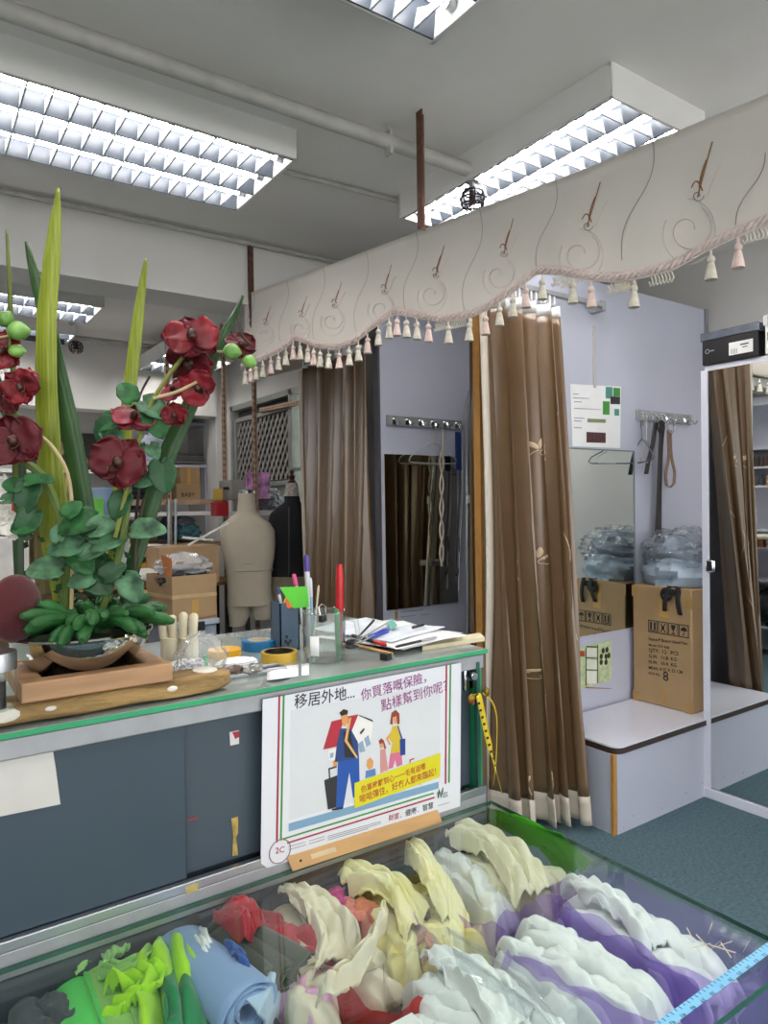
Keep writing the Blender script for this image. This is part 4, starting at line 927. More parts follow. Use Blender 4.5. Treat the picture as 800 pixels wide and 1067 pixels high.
strip('emerald green cloth between the lime cloth and the blue roll', [z66(180, 1000, .66), z66(192, 1012, .675), z66(202, 1040, .67), z66(206, 1075, .65), z66(206, 1110, .62)], [(.02, 0, 0), (.045, 0, -.01), (.05, 0, -.03), (.05, 0, -.04), (.05, 0, -.05)], m_emer, seed=12, fold=.02)
roll('thick sky blue cloth roll with its spiral end showing', z66(182, 984, .66), z66(262, 1052, .655), .058, m_sky, seed=5, turns=3.6)
bl = strip('folded ice blue cloth beside the sky blue roll', [z66(232, 985, .67), z66(262, 1005, .675), z66(285, 1022, .67), z66(290, 1040, .63), z66(285, 1075, .56)], [(.03, .03, 0), (.05, .05, 0), (.055, .055, 0), (.05, .05, -.01), (.05, .05, -.02)], m_ice, seed=15, fold=.006, nfold=2)
strip('small royal blue scrap tucked between the blue and olive cloths', [z66(237, 990, .69), z66(245, 992, .70), z66(256, 1000, .69)], (.004, .025, 0), cm('royal_cloth', '3c5ea8'), seed=2, fold=.015)
strip('thin white cloth scrap behind the sky blue roll', [z66(206, 974, .69), z66(213, 982, .70), z66(219, 992, .69)], (.012, .016, 0), m_wht, seed=7, fold=.012)
for k, (a, b) in enumerate((((228, 968), (300, 1020)), ((236, 962), (318, 1010)), ((226, 980), (280, 1025)))):
    roll('dark olive cloth roll, '+('middle', 'upper', 'lower')[k]+' of the three beside the red cloth', z66(*a, .67), z66(*b, .655), .034, m_olv, seed=20+k, turns=2.5)
drape('red cloth with a sharp peak lying over the olive rolls', [z66(214, 948, .70), z66(232, 950, .71), z66(250, 946, .73), z66(262, 950, .72), z66(270, 968, .69)], [(.0, .03, -.005), (.01, .04, -.005), (.02, .05, .0), (.03, .04, -.01), (.03, .03, -.02)], m_red, 31, .012, 2, .01)
fold_stack('crimson red cloth bundle left of the ivory cloth', 290, 975, .09, .26, m_red, 33, 4, .2, .665)
roll('beige cloth roll under the ivory bundle', z66(288, 945, .64), z66(330, 1020, .635), .05, cm('beige_cloth', 'cfc0a6'), seed=41)
fold_stack('pink cloth below the ivory bundle', 322, 1015, .11, .16, m_pink, 43, 4, .1, .645)
fold_stack('magenta cloth peeping out behind the ivory bundle', 346, 945, .08, .12, m_mag, 44, 3, 0, .675)
fold_stack('coral cloth sliver beside the magenta cloth', 364, 948, .05, .12, cm('coral_cloth', 'd97a6c'), 45, 2, 0, .675)
fold_stack('ivory crumpled cloth bundle in the middle of the case', 350, 985, .19, .28, m_ivory, 51, 6, -.1, .655)
drape('ivory cloth flap pulled up at the rear of the ivory bundle', [z66(291, 926, .705), z66(312, 930, .71), z66(330, 940, .70), z66(350, 965, .695), z66(352, 1000, .67)], [(.0, .05, -.02), (.02, .055, -.01), (.04, .045, 0), (.06, .02, 0), (.06, .0, -.01)], m_ivory, 52, .016, 3)
drape('ivory cloth fold bulging at the front right of the ivory bundle', [z66(398, 945, .69), z66(396, 965, .705), z66(376, 990, .70), z66(356, 1010, .685), z66(348, 1030, .65)], [(.03, .04, -.01), (.05, .045, -.01), (.055, .035, 0), (.05, .02, -.01), (.04, .01, -.02)], m_ivory, 54, .018, 3)
fold_stack('butter yellow cloth bundle between the ivory and white ones', 428, 955, .20, .30, [m_yel, m_yel2, m_yel], 61, 7, .0, .665)
drape('pale yellow peaked fold at the rear of the yellow bundle', [z66(412, 884, .66), z66(428, 878, .715), z66(448, 900, .715), z66(466, 930, .70), z66(478, 965, .65)], [(.01, .02, 0), (.03, .03, 0), (.05, .02, -.03), (.055, .01, -.04), (.045, .0, -.05)], m_yel2, 63, .008, 2, .012)
drape('pale yellow rounded fold at the left of the yellow bundle', [z66(352, 916, .685), z66(372, 906, .71), z66(398, 912, .71), z66(420, 932, .70), z66(436, 960, .68)], [(.0, .04, -.01), (.01, .055, 0), (.025, .055, 0), (.045, .045, 0), (.05, .02, 0)], m_yel2, 65, .018, 4)
strip('rose beige curl of cloth at the foot of the yellow bundle', [z66(436, 980, .68), z66(444, 976, .70), z66(450, 984, .69), z66(442, 998, .67)], (.012, .012, 0), cm('rose_cloth', 'b98a76'), seed=66, fold=.010)
fold_stack('white cloth bundle squeezed between the yellow and cream ones', 492, 912, .11, .30, m_snow, 71, 5, .0, .655)
fold_stack('cream cloth bundle near the rear corner of the case', 528, 900, .17, .30, m_crm, 81, 6, .0, .665)
drape('cream cloth sheet rolled over the top of the cream bundle', [z66(460, 868, .69), z66(482, 862, .71), z66(512, 872, .71), z66(540, 898, .70), z66(560, 930, .67)], [(.0, .03, -.01), (.02, .05, 0), (.045, .045, 0), (.065, .025, 0), (.06, .0, -.01)], m_crm, 83, .018, 4)
m_gbag = glassy('green_bag_film', (.35, .8, .22), .6, .2, .6, (92, 205, 50))
gb = tag(strip('', [z66(492, 852, .64), z66(530, 856, .70), z66(570, 876, .70), z66(602, 908, .63)], [(.03, .07, -.05)]*4, m_gbag, name='green_plastic_bag', th=.001, fold=.015), 'bright green plastic bag behind the cream cloth bundle', 'bag')
m_pbag = glassy('purple_bag_film', (.74, .64, .92), .8, .12, .26, (160, 138, 214))
def pouch(label, cx, cy, W, L, z0, z1, rz, mat, seed):
    z1 += ZO; c = at(cx, cy, z=z1-.03); R = rz3(rz)
    def fn(u, v):
        a = 2*PI*u; k = 4.0; ca, sa = math.cos(a), math.sin(a); r = (abs(ca)**k+abs(sa)**k)**(-1/k)
        n = noise.noise((ca*2+seed, sa*2, v*2)); nn = noise.noise((ca*5+seed, sa*5, v*3))
        return V((c.x, c.y, 0))+R @ V((ca*r*W/2*(1+.04*n+.05*v), sa*r*L/2*(1+.04*n+.02*nn), z0+(z1-z0)*v+(.035*n+.01*nn)*v))
    return tag(MB().grid(fn, 72, 10, True).build('plastic_pouch', mat, None), label, 'bag')
fold_stack('white cloth bundle in the rearmost purple pouch at the right', 664, 968, .14, .34, m_snow, 91, 5, .10, .672)
drape('white cloth sheet lying on the rear right bundle', [z66(590, 925, .68), z66(612, 922, .71), z66(640, 935, .71), z66(668, 960, .70), z66(690, 985, .67)], [(.0, .03, -.02), (.02, .045, -.01), (.03, .045, 0), (.045, .03, 0), (.04, .0, -.02)], m_snow, 93, .014, 3)
pouch('translucent purple pouch holding the rear right white cloth', 678, 975, .17, .40, .415, .665, .10, m_pbag, 3)
fold_stack('white gathered cloth bundle in the middle purple pouch', 608, 1004, .135, .30, m_wht, 95, 7, .10, .685, .56, .5)
pouch('translucent purple pouch holding the gathered white cloth', 614, 1012, .17, .36, .415, .66, .10, m_pbag, 5)
fold_stack('white cloth bundle in clear film at the bottom of the picture', 506, 1056, .19, .32, m_wht, 99, 7, .1, .672)
drape('white cloth sheet creased across the bottom bundle', [z66(450, 1000, .70), z66(480, 1005, .71), z66(515, 1030, .71), z66(545, 1065, .69)], [(.01, .05, 0), (.03, .05, 0), (.05, .035, 0), (.06, .02, 0)], m_wht, 97, .012, 3)
pouch('translucent purple pouch between the yellow and gathered white cloths', 482, 990, .10, .20, .415, .648, .1, m_pbag, 8)
m_cb = glassy('clear_pouch_film', (.93, .95, .96), 1.6, .06, .06)
pouch('clear plastic pouch around the white cloth at the bottom', 508, 1056, .22, .36, .415, .655, .1, m_cb, 9)
strip('clear plastic flap shining over the white cloth at the bottom', [z66(470, 985, .715), z66(510, 1010, .712), z66(560, 1050, .71), z66(590, 1085, .70)], (.03, .05, 0), m_cb, name='plastic_flap', cat='bag', th=.0008, fold=.008, nfold=2, seed=5)
m_rbag = glassy('red_bag_film', (.85, .2, .22), .8, .2, .6, (190, 30, 40))
pouch('red plastic bag below the ivory bundle', 395, 1015, .18, .26, .415, .64, .1, m_rbag, 12)
cr = thing('crate', 'black slotted plastic crate tray at the bottom of the case', 'crate', z66(340, 1060, .60))
c = z66(325, 1062, .60); g = MB()
for k in range(9): g.bb((c.x-.11+.028*k, c.y-.10, .56), (c.x-.103+.028*k, c.y+.07, .60))
for y in (-.10, -.015, .065): g.bb((c.x-.12, c.y+y, .565), (c.x+.13, c.y+y+.008, .605))
g.build('grid', m_black, cr)
MB().bb((c.x-.13, c.y-.11, .42), (c.x+.14, c.y-.10, .605)).bb((c.x-.13, c.y+.075, .42), (c.x+.14, c.y+.085, .605)).bb((c.x-.13, c.y-.11, .42), (c.x+.14, c.y+.08, .43)).build('tray', m_black, cr)
q = z66(408, 1078, .66); tg = thing('price_tag', 'white paper tag with a printed code at the bottom edge', 'tag', q)
MB().bb((q.x-.055, q.y-.03, .660), (q.x+.055, q.y+.02, .663)).build('sheet', m_paper, tg)
b = MB()
for k in range(12): b.bb((q.x-.05+k*.003, q.y-.0, .663), (q.x-.0485+k*.003, q.y+.014, .6634))
b.build('barcode', m_ink, tg)
# ruler leaning at the poster foot, blue tape measure along the front edge
ru = thing('ruler', 'flat bamboo ruler leaning along the foot of the poster', 'ruler', (.88, 1.27, ZC))
fa, fb, ta, tb = at(305, 908, y=1.288), at(461, 857, y=1.288), at(299, 893, y=1.296), at(456, 844, y=1.296)
zmin = min(fa.z, fb.z)
u_ = (fb-fa).normalized(); up_ = (ta-fa).normalized()
MB().prism([fa, fb, tb, ta], (0, .003, 0)).build('blade', m_bamboo, ru, bevel=.0008)
l0 = fa+u_*.05+up_*.012; MB().prism([l0-V((0, .0006, 0)), l0+u_*.06-V((0, .0006, 0)), l0+u_*.06+up_*.010-V((0, .0006, 0)), l0+up_*.010-V((0, .0006, 0))], (0, .0005, 0)).build('ruler_label', M('label_pale', 'c9b490', .5), ru)
mb = MB(); mb.ball(fa+u_*.025+up_*.016-V((0, .0005, 0)), (.003, .001, .003), 8, 5); mb.build('hole', m_ink, ru)
bt = thing('tape_measure', 'pale blue tape measure stretched along the front edge of the glass case', 'tape measure', (1.0, .597, ZC))
MB().bb((.62, .589, ZC+.0006), (1.21, .606, ZC+.0014)).build('ribbon', M('tape_blue', '7fc3e8', .4, var=.03), bt)
mk = MB()
for k in range(56): 
    x = .63+k*.0103; mk.bb((x, .601 if k % 2 else .5995, ZC+.0014), (x+.0012, .6055, ZC+.0017))
mk.build('tick_marks', m_ink, bt)
for k in range(22):
    x = .64+k*.0258; text(str(52-k), (x+.010, .5945, ZC+.0015), (x, .5945, ZC+.0015), (0, 0, 1), m_ink, bt, 'tape_number', .0003, 1.0)
sx = MB()
for k in range(9):
    a0 = V((1.165+rnd.uniform(-.07, .03), .64+rnd.uniform(-.03, .05), ZC+.001)); an = rnd.uniform(0, 3); sx.prism([a0, a0+V((.003, .001, 0)), a0+V((.003+.04*math.cos(an), .04*math.sin(an), 0)), a0+V((.04*math.cos(an), .04*math.sin(an), 0))], (0, 0, .0004))
o = sx.build('clear_tape_scraps', M('yellow_clear_tape', 'c9bfa8', .3)); tag(o, 'brittle scraps of old clear tape on the glass corner', 'tape scraps', kind='stuff')

# ================================================================== things on the counter
ZT1 = ZT+.001
def zt(px, py, z=ZT1): return at(px, py, z=z)
lg = thing('wood_board', 'rough worn half-log board along the left front of the counter', 'board', zt(100, 735))
def logf(u, v):
    x = -.12+(.545+.12)*u; a = 2*PI*v; n = noise.noise((x*9, math.cos(a), math.sin(a)))
    hw = .040*(1 if u < .93 else 1-.5*((u-.93)/.07)**2); return V((x, 1.362+hw*1.15*(abs(math.cos(a))**.6*math.copysign(1, math.cos(a)))*(1+.12*n), ZT1+.021+(.019+.003*n)*(abs(math.sin(a))**.5*math.copysign(1, math.sin(a)))*(1 if u < .93 else 1-.3*((u-.93)/.07))))
MB().grid(logf, 90, 20).build('log', m_wood2, lg)
for x, y, s in ((.14, 1.318, 1.5), (.21, 1.318, .6), (.42, 1.318, .7), (.50, 1.36, 1.6)): wp_ = MB().ball((x, y if y > 1.33 else 1.3165, ZT1+.024 if y < 1.33 else ZT1+.040), (.016*s, .003 if y < 1.33 else .018*s, .008*s if y < 1.33 else .003), 10, 6); wp_.build('paint_splash', M('paint_splash', 'd9d4c8', .7), lg)
fr = thing('plant_stand', 'square pinkish wooden frame lying under the flower bowl', 'stand', zt(100, 715))
zf = ZT1+.0405; fx0, fx1 = at(23, 736, z=zf).x, at(180, 709, z=zf).x; fy0 = at(100, 722, z=zf).y; fy1 = fy0+.20
m_pine = M('frame_pine', 'a9825d', .55, var=.2, scale=9, stretch=(1, 5, 5))
for a, b in (((fx0, fy0-.0, zf), (fx1, fy0+.035, zf+.034)), ((fx0, fy1, zf), (fx1, fy1+.035, zf+.034)), ((fx0, fy0+.0352, zf), (fx0+.04, fy1-.0002, zf+.032)), ((fx1-.04, fy0+.0352, zf), (fx1, fy1-.0002, zf+.032))):
    MB().bb(a, b).build('frame_bar', m_pine, fr, bevel=.003)
MB().bb((fx0+.04, fy0+.035, zf), (fx1-.04, fy1, zf+.006)).build('dark_bottom', M('frame_inside', '2a201a', .8), fr)
MB().bb((fx0+.02, fy1-.03, ZT1), (fx1-.02, fy1+.02, zf)).build('rear_block', m_wood2, fr)
# clear jar at the left edge
jr = thing('jar', 'clear glass jar with metal lid at the left edge of the counter', 'jar', zt(2, 740, zf))
jc = zt(-6, 742, ZT1+.04); JR = .036
MB().lathe([(.0, 0), (JR, 0), (JR, .062), (.03, .066)], (jc.x, jc.y+.02, ZT1+.041), 24).build('glass', m_gl, jr)
MB().lathe([(.0, .093), (JR, .093), (JR+.001, .09), (JR+.001, .064), (JR-.004, .064)], (jc.x, jc.y+.02, ZT1+.041), 32).build('lid', m_alu, jr)
MB().lathe([(.0, .001), (.02, .001), (.02, .045), (.0, .046)], (jc.x, jc.y+.02, ZT1+.041), 12).build('contents', m_black, jr)

# small goods along the counter
m_clearp = glassy('clear_plastic', (.95, .96, .96), .9, .1, .12)
def tape_roll(label, px, py, r0, r1, h, col, inner, tilt=0, z=ZT1, card=None):
    c = zt(px, py, z); t = thing('tape_roll', label, 'tape', c)
    R = Matrix.Rotation(tilt, 3, 'X')
    MB().lathe([(r0, 0), (r1, 0), (r1, h), (r0, h), (r0, 0)], c, 40, R=R).build('tape', col, t)
    MB().lathe([(r0-.004, -.0005), (r0-.0002, -.0005), (r0-.0002, h+.0005), (r0-.004, h+.0005), (r0-.004, -.0005)], c, 40, R=R).build('core', inner, t)
    MB().lathe([(.0, .001), (r0-.005, .001), (r0-.005, .004), (0, .004)], c, 24, R=R).build('disc', card or inner, t)
    return t
m_yt2 = M('tape_amber', 'c9a23a', .25, var=.08); m_yel3 = M('tape_yellow_solid', 'e2a81c', .3); m_blu = M('tape_blue_solid', '1f72a8', .3); m_core = M('card_core', 'cdb99a', .7)
tape_roll('amber clear tape roll with black rim in front of the blue tape', 291, 688, .036, .043, .022, m_yt2, m_black, card=M('tape_label_yellow', 'd9c24a', .5))
tape_roll('blue tape roll with a white card inside, behind the amber roll', 270, 676, .030, .045, .024, m_blu, m_core, card=m_paper)
tape_roll('orange-yellow tape roll left of the blue roll', 234, 683, .010, .040, .016, m_yel3, m_core)
o = lump(zt(246, 692, ZT1+.014), (.045, .02, .014), 5, .2).build('white_tissue_pack', m_paper); tag(o, 'white soft packet lying on the metal tray', 'packet')
ty = thing('tray', 'shallow metal tray holding clips at the counter front', 'tray', zt(250, 705))
c = zt(250, 704); MB().bb((c.x-.08, c.y-.022, ZT1), (c.x+.10, c.y+.022, ZT1+.002)).build('base', m_alum, ty)
e = MB(); e.tube([(c.x-.08, c.y-.022, ZT1+.006), (c.x+.10, c.y-.022, ZT1+.006), (c.x+.10, c.y+.022, ZT1+.006), (c.x-.08, c.y+.022, ZT1+.006), (c.x-.08, c.y-.022, ZT1+.006)], .004, 6); e.build('rim', m_alum, ty)
for k, (px, py, col, lab) in enumerate(((228, 703, 'b9b6ae', 'leftmost'), (243, 700, '6d5a52', 'middle'), (262, 698, '8f8d88', 'rightmost'))):
    o = lump(zt(px, py, ZT1+.012), (.022, .014, .011), 30+k, .3, 3, 24, 14).build('crumpled_foil', M('foil%d' % k, col, .3, .5)); tag(o, lab+' crumpled foil scrap lying on the metal tray', 'foil')
c = zt(214, 707); o = MB().tube([c, c+V((.003, 0, .03)), c+V((.0, 0, .05))], [.006, .004, .005], 8).build('green_clip', M('clip_green', '37b878', .3)); tag(o, 'small green plastic clip by the counter edge', 'clip')
c = zt(208, 706); b = MB()
for k in range(3): b.tube([c+V((.006*k-.01, 0, 0)), c+V((.006*k-.012, .004, .034))], .0018, 6)
o = b.build('striped_straw_pack', M('straw_grey', '8d979c', .4)); tag(o, 'thin striped rods standing beside the green clip', 'rods', kind='stuff')
o = MB().grid(lambda u, v: zt(300+ (u-.5)*44, 703+(v-.5)*12-u*6, ZT1+.003+.004*math.sin(u*6)), 10, 4).build('paper_scrap', m_paper, solid=.001); tag(o, 'white paper scrap between the amber tape and the beaker', 'paper')
o = lump(zt(210, 690, ZT1+.045), (.045, .035, .05), 61, .3, 2.5).build('clear_bag', m_clearp); tag(o, 'clear plastic film bag in front of the carton on the counter', 'bag')
o = lump(zt(193, 698, ZT1+.018), (.05, .032, .02), 64, .2, 2.5).build('print_pouch', M('print_fabric', '8f8892', .8, var=.8, scale=120, col2='d9d2d0')); tag(o, 'small patterned fabric pouch beside the wooden frame', 'pouch')
# cotton gloves standing in a clear box
gv = thing('work_gloves', 'pair of white cotton work gloves standing upright behind the pouch', 'gloves', zt(182, 690))
m_glv = M('cotton_glove', 'd6ccb0', .9, var=.06, bump=.2, bscale=300)
for (px0, lab) in ((177, 0), (197, 1)):
    g = MB(); b0 = zt(px0, 700, ZT1+.0); 
    for k, dx in enumerate((-7, 4)):
        top = at(px0+dx-2+lab*3, 640+k*1-lab*2, d=(b0-EYEP).dot(FW)); mid = at(px0+dx*.9, 665, d=(b0-EYEP).dot(FW))
        g.tube([mid, mid.lerp(top, .5), mid.lerp(top, .9), top], [.0095, .0105, .010, .005], 10)
    bl_ = at(px0, 664, d=(b0-EYEP).dot(FW)); 
    g.tube([b0, b0.lerp(bl_, .6), bl_], [.016, .021, .020], 12)
    g.build('glove', m_glv, gv)
# pen box, beaker and pens
m_pbx = M('slate_blue_box', '4a5e74', .5)
pbx = thing('pen_box', 'slate blue card box holding pens behind the glass beaker', 'pen holder', zt(302, 676))
c = zt(303, 678); hb = at(303, 628, d=(c-EYEP).dot(FW)).z
s_ = .027; yb = c.y+.03
bxm = MB()
for a, b in (((c.x-s_, yb-s_, ZT1), (c.x+s_, yb-s_+.003, hb)), ((c.x-s_, yb+s_-.003, ZT1), (c.x+s_, yb+s_, hb)), ((c.x-s_, yb-s_, ZT1), (c.x-s_+.003, yb+s_, hb)), ((c.x+s_-.003, yb-s_, ZT1), (c.x+s_, yb+s_, hb)), ((c.x-s_, yb-s_, ZT1), (c.x+s_, yb+s_, ZT1+.003))): bxm.bb(a, b)
bxm.build('box_body', m_pbx, pbx)
e = MB()
for dx, dz in ((-.012, .02), (-.006, .014), (.0, .02), (-.01, .032)): e.bb((c.x+dx-.003, yb-s_-.0008, ZT1+dz), (c.x+dx+.003, yb-s_, ZT1+dz+.008))
e.build('box_print', m_ink, pbx)
def pen(label, base, top, r, body, cap=None, capfrac=.25, name='pen', tip=True):
    base, top = V(base), V(top); t = thing(name, label, 'pen', base)
    k = base.lerp(top, 1-capfrac); MB().tube([base, base.lerp(k, .08), k], [r*.5, r, r], 10).build('barrel', body, t)
    MB().tube([k, k.lerp(top, .8), top], [r*1.1, r*1.1, r*.7], 10).build('cap', cap or body, t); return t
def dpt(px, py, ref): return at(px, py, d=(ref-EYEP).dot(FW))
cb = V((c.x, yb, ZT1)); m_wp = M('pen_white', 'd9dade', .3); m_pk = M('pen_pink', 'e0508a', .4); m_pu = M('pen_purple', '4a3a8c', .4); m_lb = M('pen_pale_blue', '8fb9d8', .3)
pen('white pen with a dark cap leaning left out of the slate box', dpt(300, 660, cb), dpt(289, 612, cb), .004, m_wp, m_pu, .15)
pen('white marker with a pink end standing in the slate box', dpt(318, 660, cb), dpt(306, 598, cb), .0055, m_wp, m_pk, .2)
pen('tall white marker with a purple top standing in the slate box', dpt(323, 665, cb), dpt(319, 578, cb), .0065, m_wp, m_pu, .2)
pen('pale blue striped brush pen beside the purple topped marker', dpt(325, 668, cb), dpt(323, 602, cb), .005, m_lb, m_wp, .3)
pen('thin pale stick leaning right of the pens', dpt(326, 668, cb), dpt(332, 610, cb), .0025, M('stick_wood', 'd8cdb0', .5))
for lab, col, pts in (('bright green folded card tag', '5fd23a', ((291, 612), (320, 611), (322, 632), (306, 634))), ('orange triangular card tag', 'e06a2a', ((304, 612), (310, 632), (300, 634), (296, 628))), ('yellow-green card tag', 'c2d23a', ((298, 622), (302, 634), (294, 630)))):
    o = MB().prism([dpt(*p, V((c.x, yb-s_-.004-.003*len(lab)/20, ZT1))) for p in pts], (.0, .001, 0)).build('card_tag', M('card_'+col, col, .5)); tag(o, lab+' sticking out of the slate pen box', 'tag')
bk = thing('beaker', 'faceted clear glass beaker with a handle on the counter', 'beaker', zt(340, 694))
bc = zt(338, 690)+V((.012, .02, 0)); br = .050; hz = dpt(340, 637, bc).z-ZT1
def facet(r, n=10): return r
prof = [(.0, .0), (br*.92, 0), (br*.97, .006), (br, .03), (br*1.02, hz), (br*.96, hz), (br*.93, .03), (br*.86, .012), (0, .010)]
m_bgl = glassy('beaker_glass', (.90, .93, .92), 2.2, .03, .05)
MB().lathe(prof, bc, 12).build('glass', m_bgl, bk, flat=True)
MB().tube([bc+V((br*math.cos(-.55), br*math.sin(-.55), hz*.85)), bc+V((br*1.5*math.cos(-.55), br*1.5*math.sin(-.55), hz*.8)), bc+V((br*1.62*math.cos(-.55), br*1.62*math.sin(-.55), hz*.45)), bc+V((br*1.35*math.cos(-.55), br*1.35*math.sin(-.55), hz*.15)), bc+V((br*math.cos(-.55), br*math.sin(-.55), hz*.15))], .006, 8).build('handle', m_bgl, bk)
rim = MB(); rim.tube([bc+V((br*math.cos(a*PI/16), br*math.sin(a*PI/16), hz)) for a in range(33)], .0022, 6); rim.build('rim', m_bgl, bk)
q = dpt(314, 665, bc-V((br*.6, br*.6, 0))); lb = MB(); 
lb.grid(lambda u, v: bc+V(((br+.0015)*math.cos(3.5+.45*u), (br+.0015)*math.sin(3.5+.45*u), .02+.045*v)), 6, 2); lb.build('label', m_paper, bk, solid=.0005)
pen('tall red ball pen standing in the glass beaker', dpt(356, 672, bc)+V((0, .01, 0)), dpt(354, 588, bc)+V((0, .0, 0)), .0085, M('pen_red', 'c01622', .25), M('pen_red', 'c01622', .25), .6)
pen('green pen standing inside the beaker below the red one', dpt(354, 688, bc)+V((0, .005, .004)), dpt(351, 634, bc), .007, M('pen_green', '1f8a4c', .3), M('pen_green', '1f8a4c', .3), .3)
bcl = thing('binder_clip', 'small black binder clip on the beaker rim', 'clip', dpt(330, 645, bc))
q = dpt(330, 648, bc)-V((.03, .04, 0)); q = bc+V((br*math.cos(4.15), br*math.sin(4.15), hz-.008)); MB().box(q, (.026, .012, .016), rz=.6).build('clip_body', m_black, bcl, bevel=.002)
MB().tube([q+V((-.007, 0, .006)), q+V((-.009, .004, .026)), q+V((0, .004, .032)), q+V((.009, .004, .026)), q+V((.007, 0, .006))], .0013, 5).build('wire_arm', m_chrome, bcl)
# papers and tools at the right end
pst = thing('paper_stack', 'loose stack of white papers spread at the right end of the counter', 'papers', (1.12, 1.55, ZT1))
rp = random.Random(5)
for k in range(7):
    cx, cy, a = 1.09+rp.uniform(-.03, .03), 1.56+rp.uniform(-.05, .04), rp.uniform(-.15, .35); R = rz3(a); zz = ZT1+.003+.0035*k
    MB().grid(lambda u, v: V((cx, cy, zz)) + R @ V(((u-.5)*.22, (v-.5)*.30, .012*max(0, u-.5)*max(0, .6-v)*(k+1)*.4+.02*max(0, v-.6)*max(0, u-.3)*(k > 3)+.003*math.sin(u*5+k))), 14, 14).build('sheet', m_paper if k % 3 else M('paper_bluish', 'd7dde4', .6), pst, solid=.0006)
zp = ZT1+.032
def pz(px, py, dz=0): return at(px, py, z=zp+dz)
o = MB().tube([pz(430, 654, .004), pz(441, 651, .004)], .004, 6).build('black_scrap', m_black); tag(o, 'small dark mark of thread lying on the papers', 'thread')
pen('blue marker lying on the papers near the beaker', pz(384, 664), pz(404, 657), .006, M('pen_blue', '2a3fb0', .3), None, .3)
pen('red and black pen lying below the blue marker', pz(366, 662, -.004), pz(402, 672, -.01), .005, m_black, M('pen_red', 'c01622', .25), .3, name='pen')
pen('black pen lying further right on the papers', pz(412, 674, -.006), pz(455, 664, -.002), .0035, m_black, m_alum, .4)
br_ = thing('brush', 'small wooden handled brush with black bristles on the counter edge', 'brush', zt(395, 680))
a, b = pz(370, 672, -.012), pz(408, 681, -.018); MB().tube([a, b], .005, 8, flat=.7).build('handle', m_bamboo, br_)
MB().box(pz(402, 684, -.024), (.022, .02, .014), rz=.4).build('bristles', m_black, br_)
sc_ = thing('scissors', 'grey metal scissors lying open at the back of the papers', 'scissors', pz(395, 655))
for s in (-1, 1):
    MB().tube([pz(375, 668+s*2, .002), pz(405, 650+s*2, .004)], .003, 6, flat=.5).build('blade', m_alum, sc_)
    h = pz(367, 672+s*3, .0); MB().tube([h+V((.014*math.cos(t*PI/8), .010*math.sin(t*PI/8), .002)) for t in range(17)], .003, 6).build('handle', m_black, sc_)
pen('dark slim pen sticking up behind the beaker handle', pz(372, 665), pz(390, 646, .015), .003, m_black, m_black, .3)
o = MB().prism([pz(402, 652, .001), pz(408, 645, .012), pz(414, 652, .008), pz(408, 656, .002)], (0, 0, .002)).build('teal_scrap', M('teal_scrap', '6fb4a8', .5)); tag(o, 'small teal cloth scrap at the back of the papers', 'scrap')
o = MB().prism([zt(440, 678), zt(505, 668), zt(500, 663), zt(442, 672)], (0, 0, .010)).build('folded_paper', M('beige_card', 'd9cfae', .5)); tag(o, 'folded beige card at the front right counter edge', 'card')

# ================================================================== orchid arrangement in a silver bowl
D0 = 1.52
fl = thing('flower_arrangement', 'artificial red orchids, ivy and tall blade leaves in a silver bowl on the wooden frame', 'flowers', (.27, 1.50, ZT1))
def fp(px, py, dd=0.0): return at(px, py, d=D0+dd)
bwz = zf+.0065
bcn = V((at(86, 700, y=fy0+.12).x, fy0+.125, bwz)); bh = at(85, 657, d=(bcn-EYEP).dot(FW)).z-bwz
D0 = (bcn-EYEP).dot(FW)
RB = .126
m_silver = M('silver_bowl', 'c4c4c2', .06, 1, var=.03)
MB().lathe([(.0, .0), (.045, .0), (.075, .010), (.100, .035), (RB-.004, bh*.75), (RB, bh), (RB-.004, bh), (RB-.01, bh*.75), (.095, .04), (.05, .014), (0, .012)], bcn, 48).build('bowl', m_silver, fl)
MB().tube([bcn+V((RB*math.cos(a*PI/24), RB*math.sin(a*PI/24), bh)) for a in range(49)], .0045, 8).build('bowl_rim', m_silver, fl)
MB().lathe([(0, bh*.8), (RB-.008, bh*.8), (RB-.008, bh*.75), (0, bh*.7)], bcn, 24).build('moss', M('moss', '2c3b22', .9, var=.4, scale=60, bump=.6), fl)
m_bl = M('blade_yellow_green', '77861c', .45, var=.15, scale=8, stretch=(30, 30, 1), col2='8b9626'); m_dk = M('blade_dark_green', '2f5226', .45, var=.2, scale=10, stretch=(30, 30, 1)); m_dk2 = M('blade_black_green', '22401f', .4, var=.2, scale=10, stretch=(20, 20, 1))
def blade(pts, mat, dd=0, twist=.3, thick=.0035, vee=.22):
    """pts: (px, py, half-width px); a long strap leaf with a V-shaped section"""
    P = [fp(x, y, dd) for x, y, w in pts]; wd = [w*D0/F_PX for x, y, w in pts]; n = len(P)
    def fn(u, v):
        f = v*(n-1); k = min(int(f), n-2); g = f-k; p = P[k].lerp(P[k+1], g); w = wd[k]*(1-g)+wd[k+1]*g
        tdir = (P[min(k+1, n-1)]-P[max(k-0, 0)]).normalized(); sd = tdir.cross(FW).normalized(); s = u*2-1
        return p+sd*(w*s)+FW*(vee*w*(abs(s)-.5)*2*.5+.0007*math.cos(s*16)+.1*w*math.sin(v*5))
    return MB().grid(fn, 15, 40).build('blade_leaf', mat, fl, solid=thick, angle=80)
blade([(68, 640, 9), (60, 590, 14), (54, 540, 17), (50, 470, 13), (47, 400, 11.5), (48, 330, 10.5), (54, 270, 9), (58, 225, 5.5), (60.5, 196, .6)], m_bl, .03)
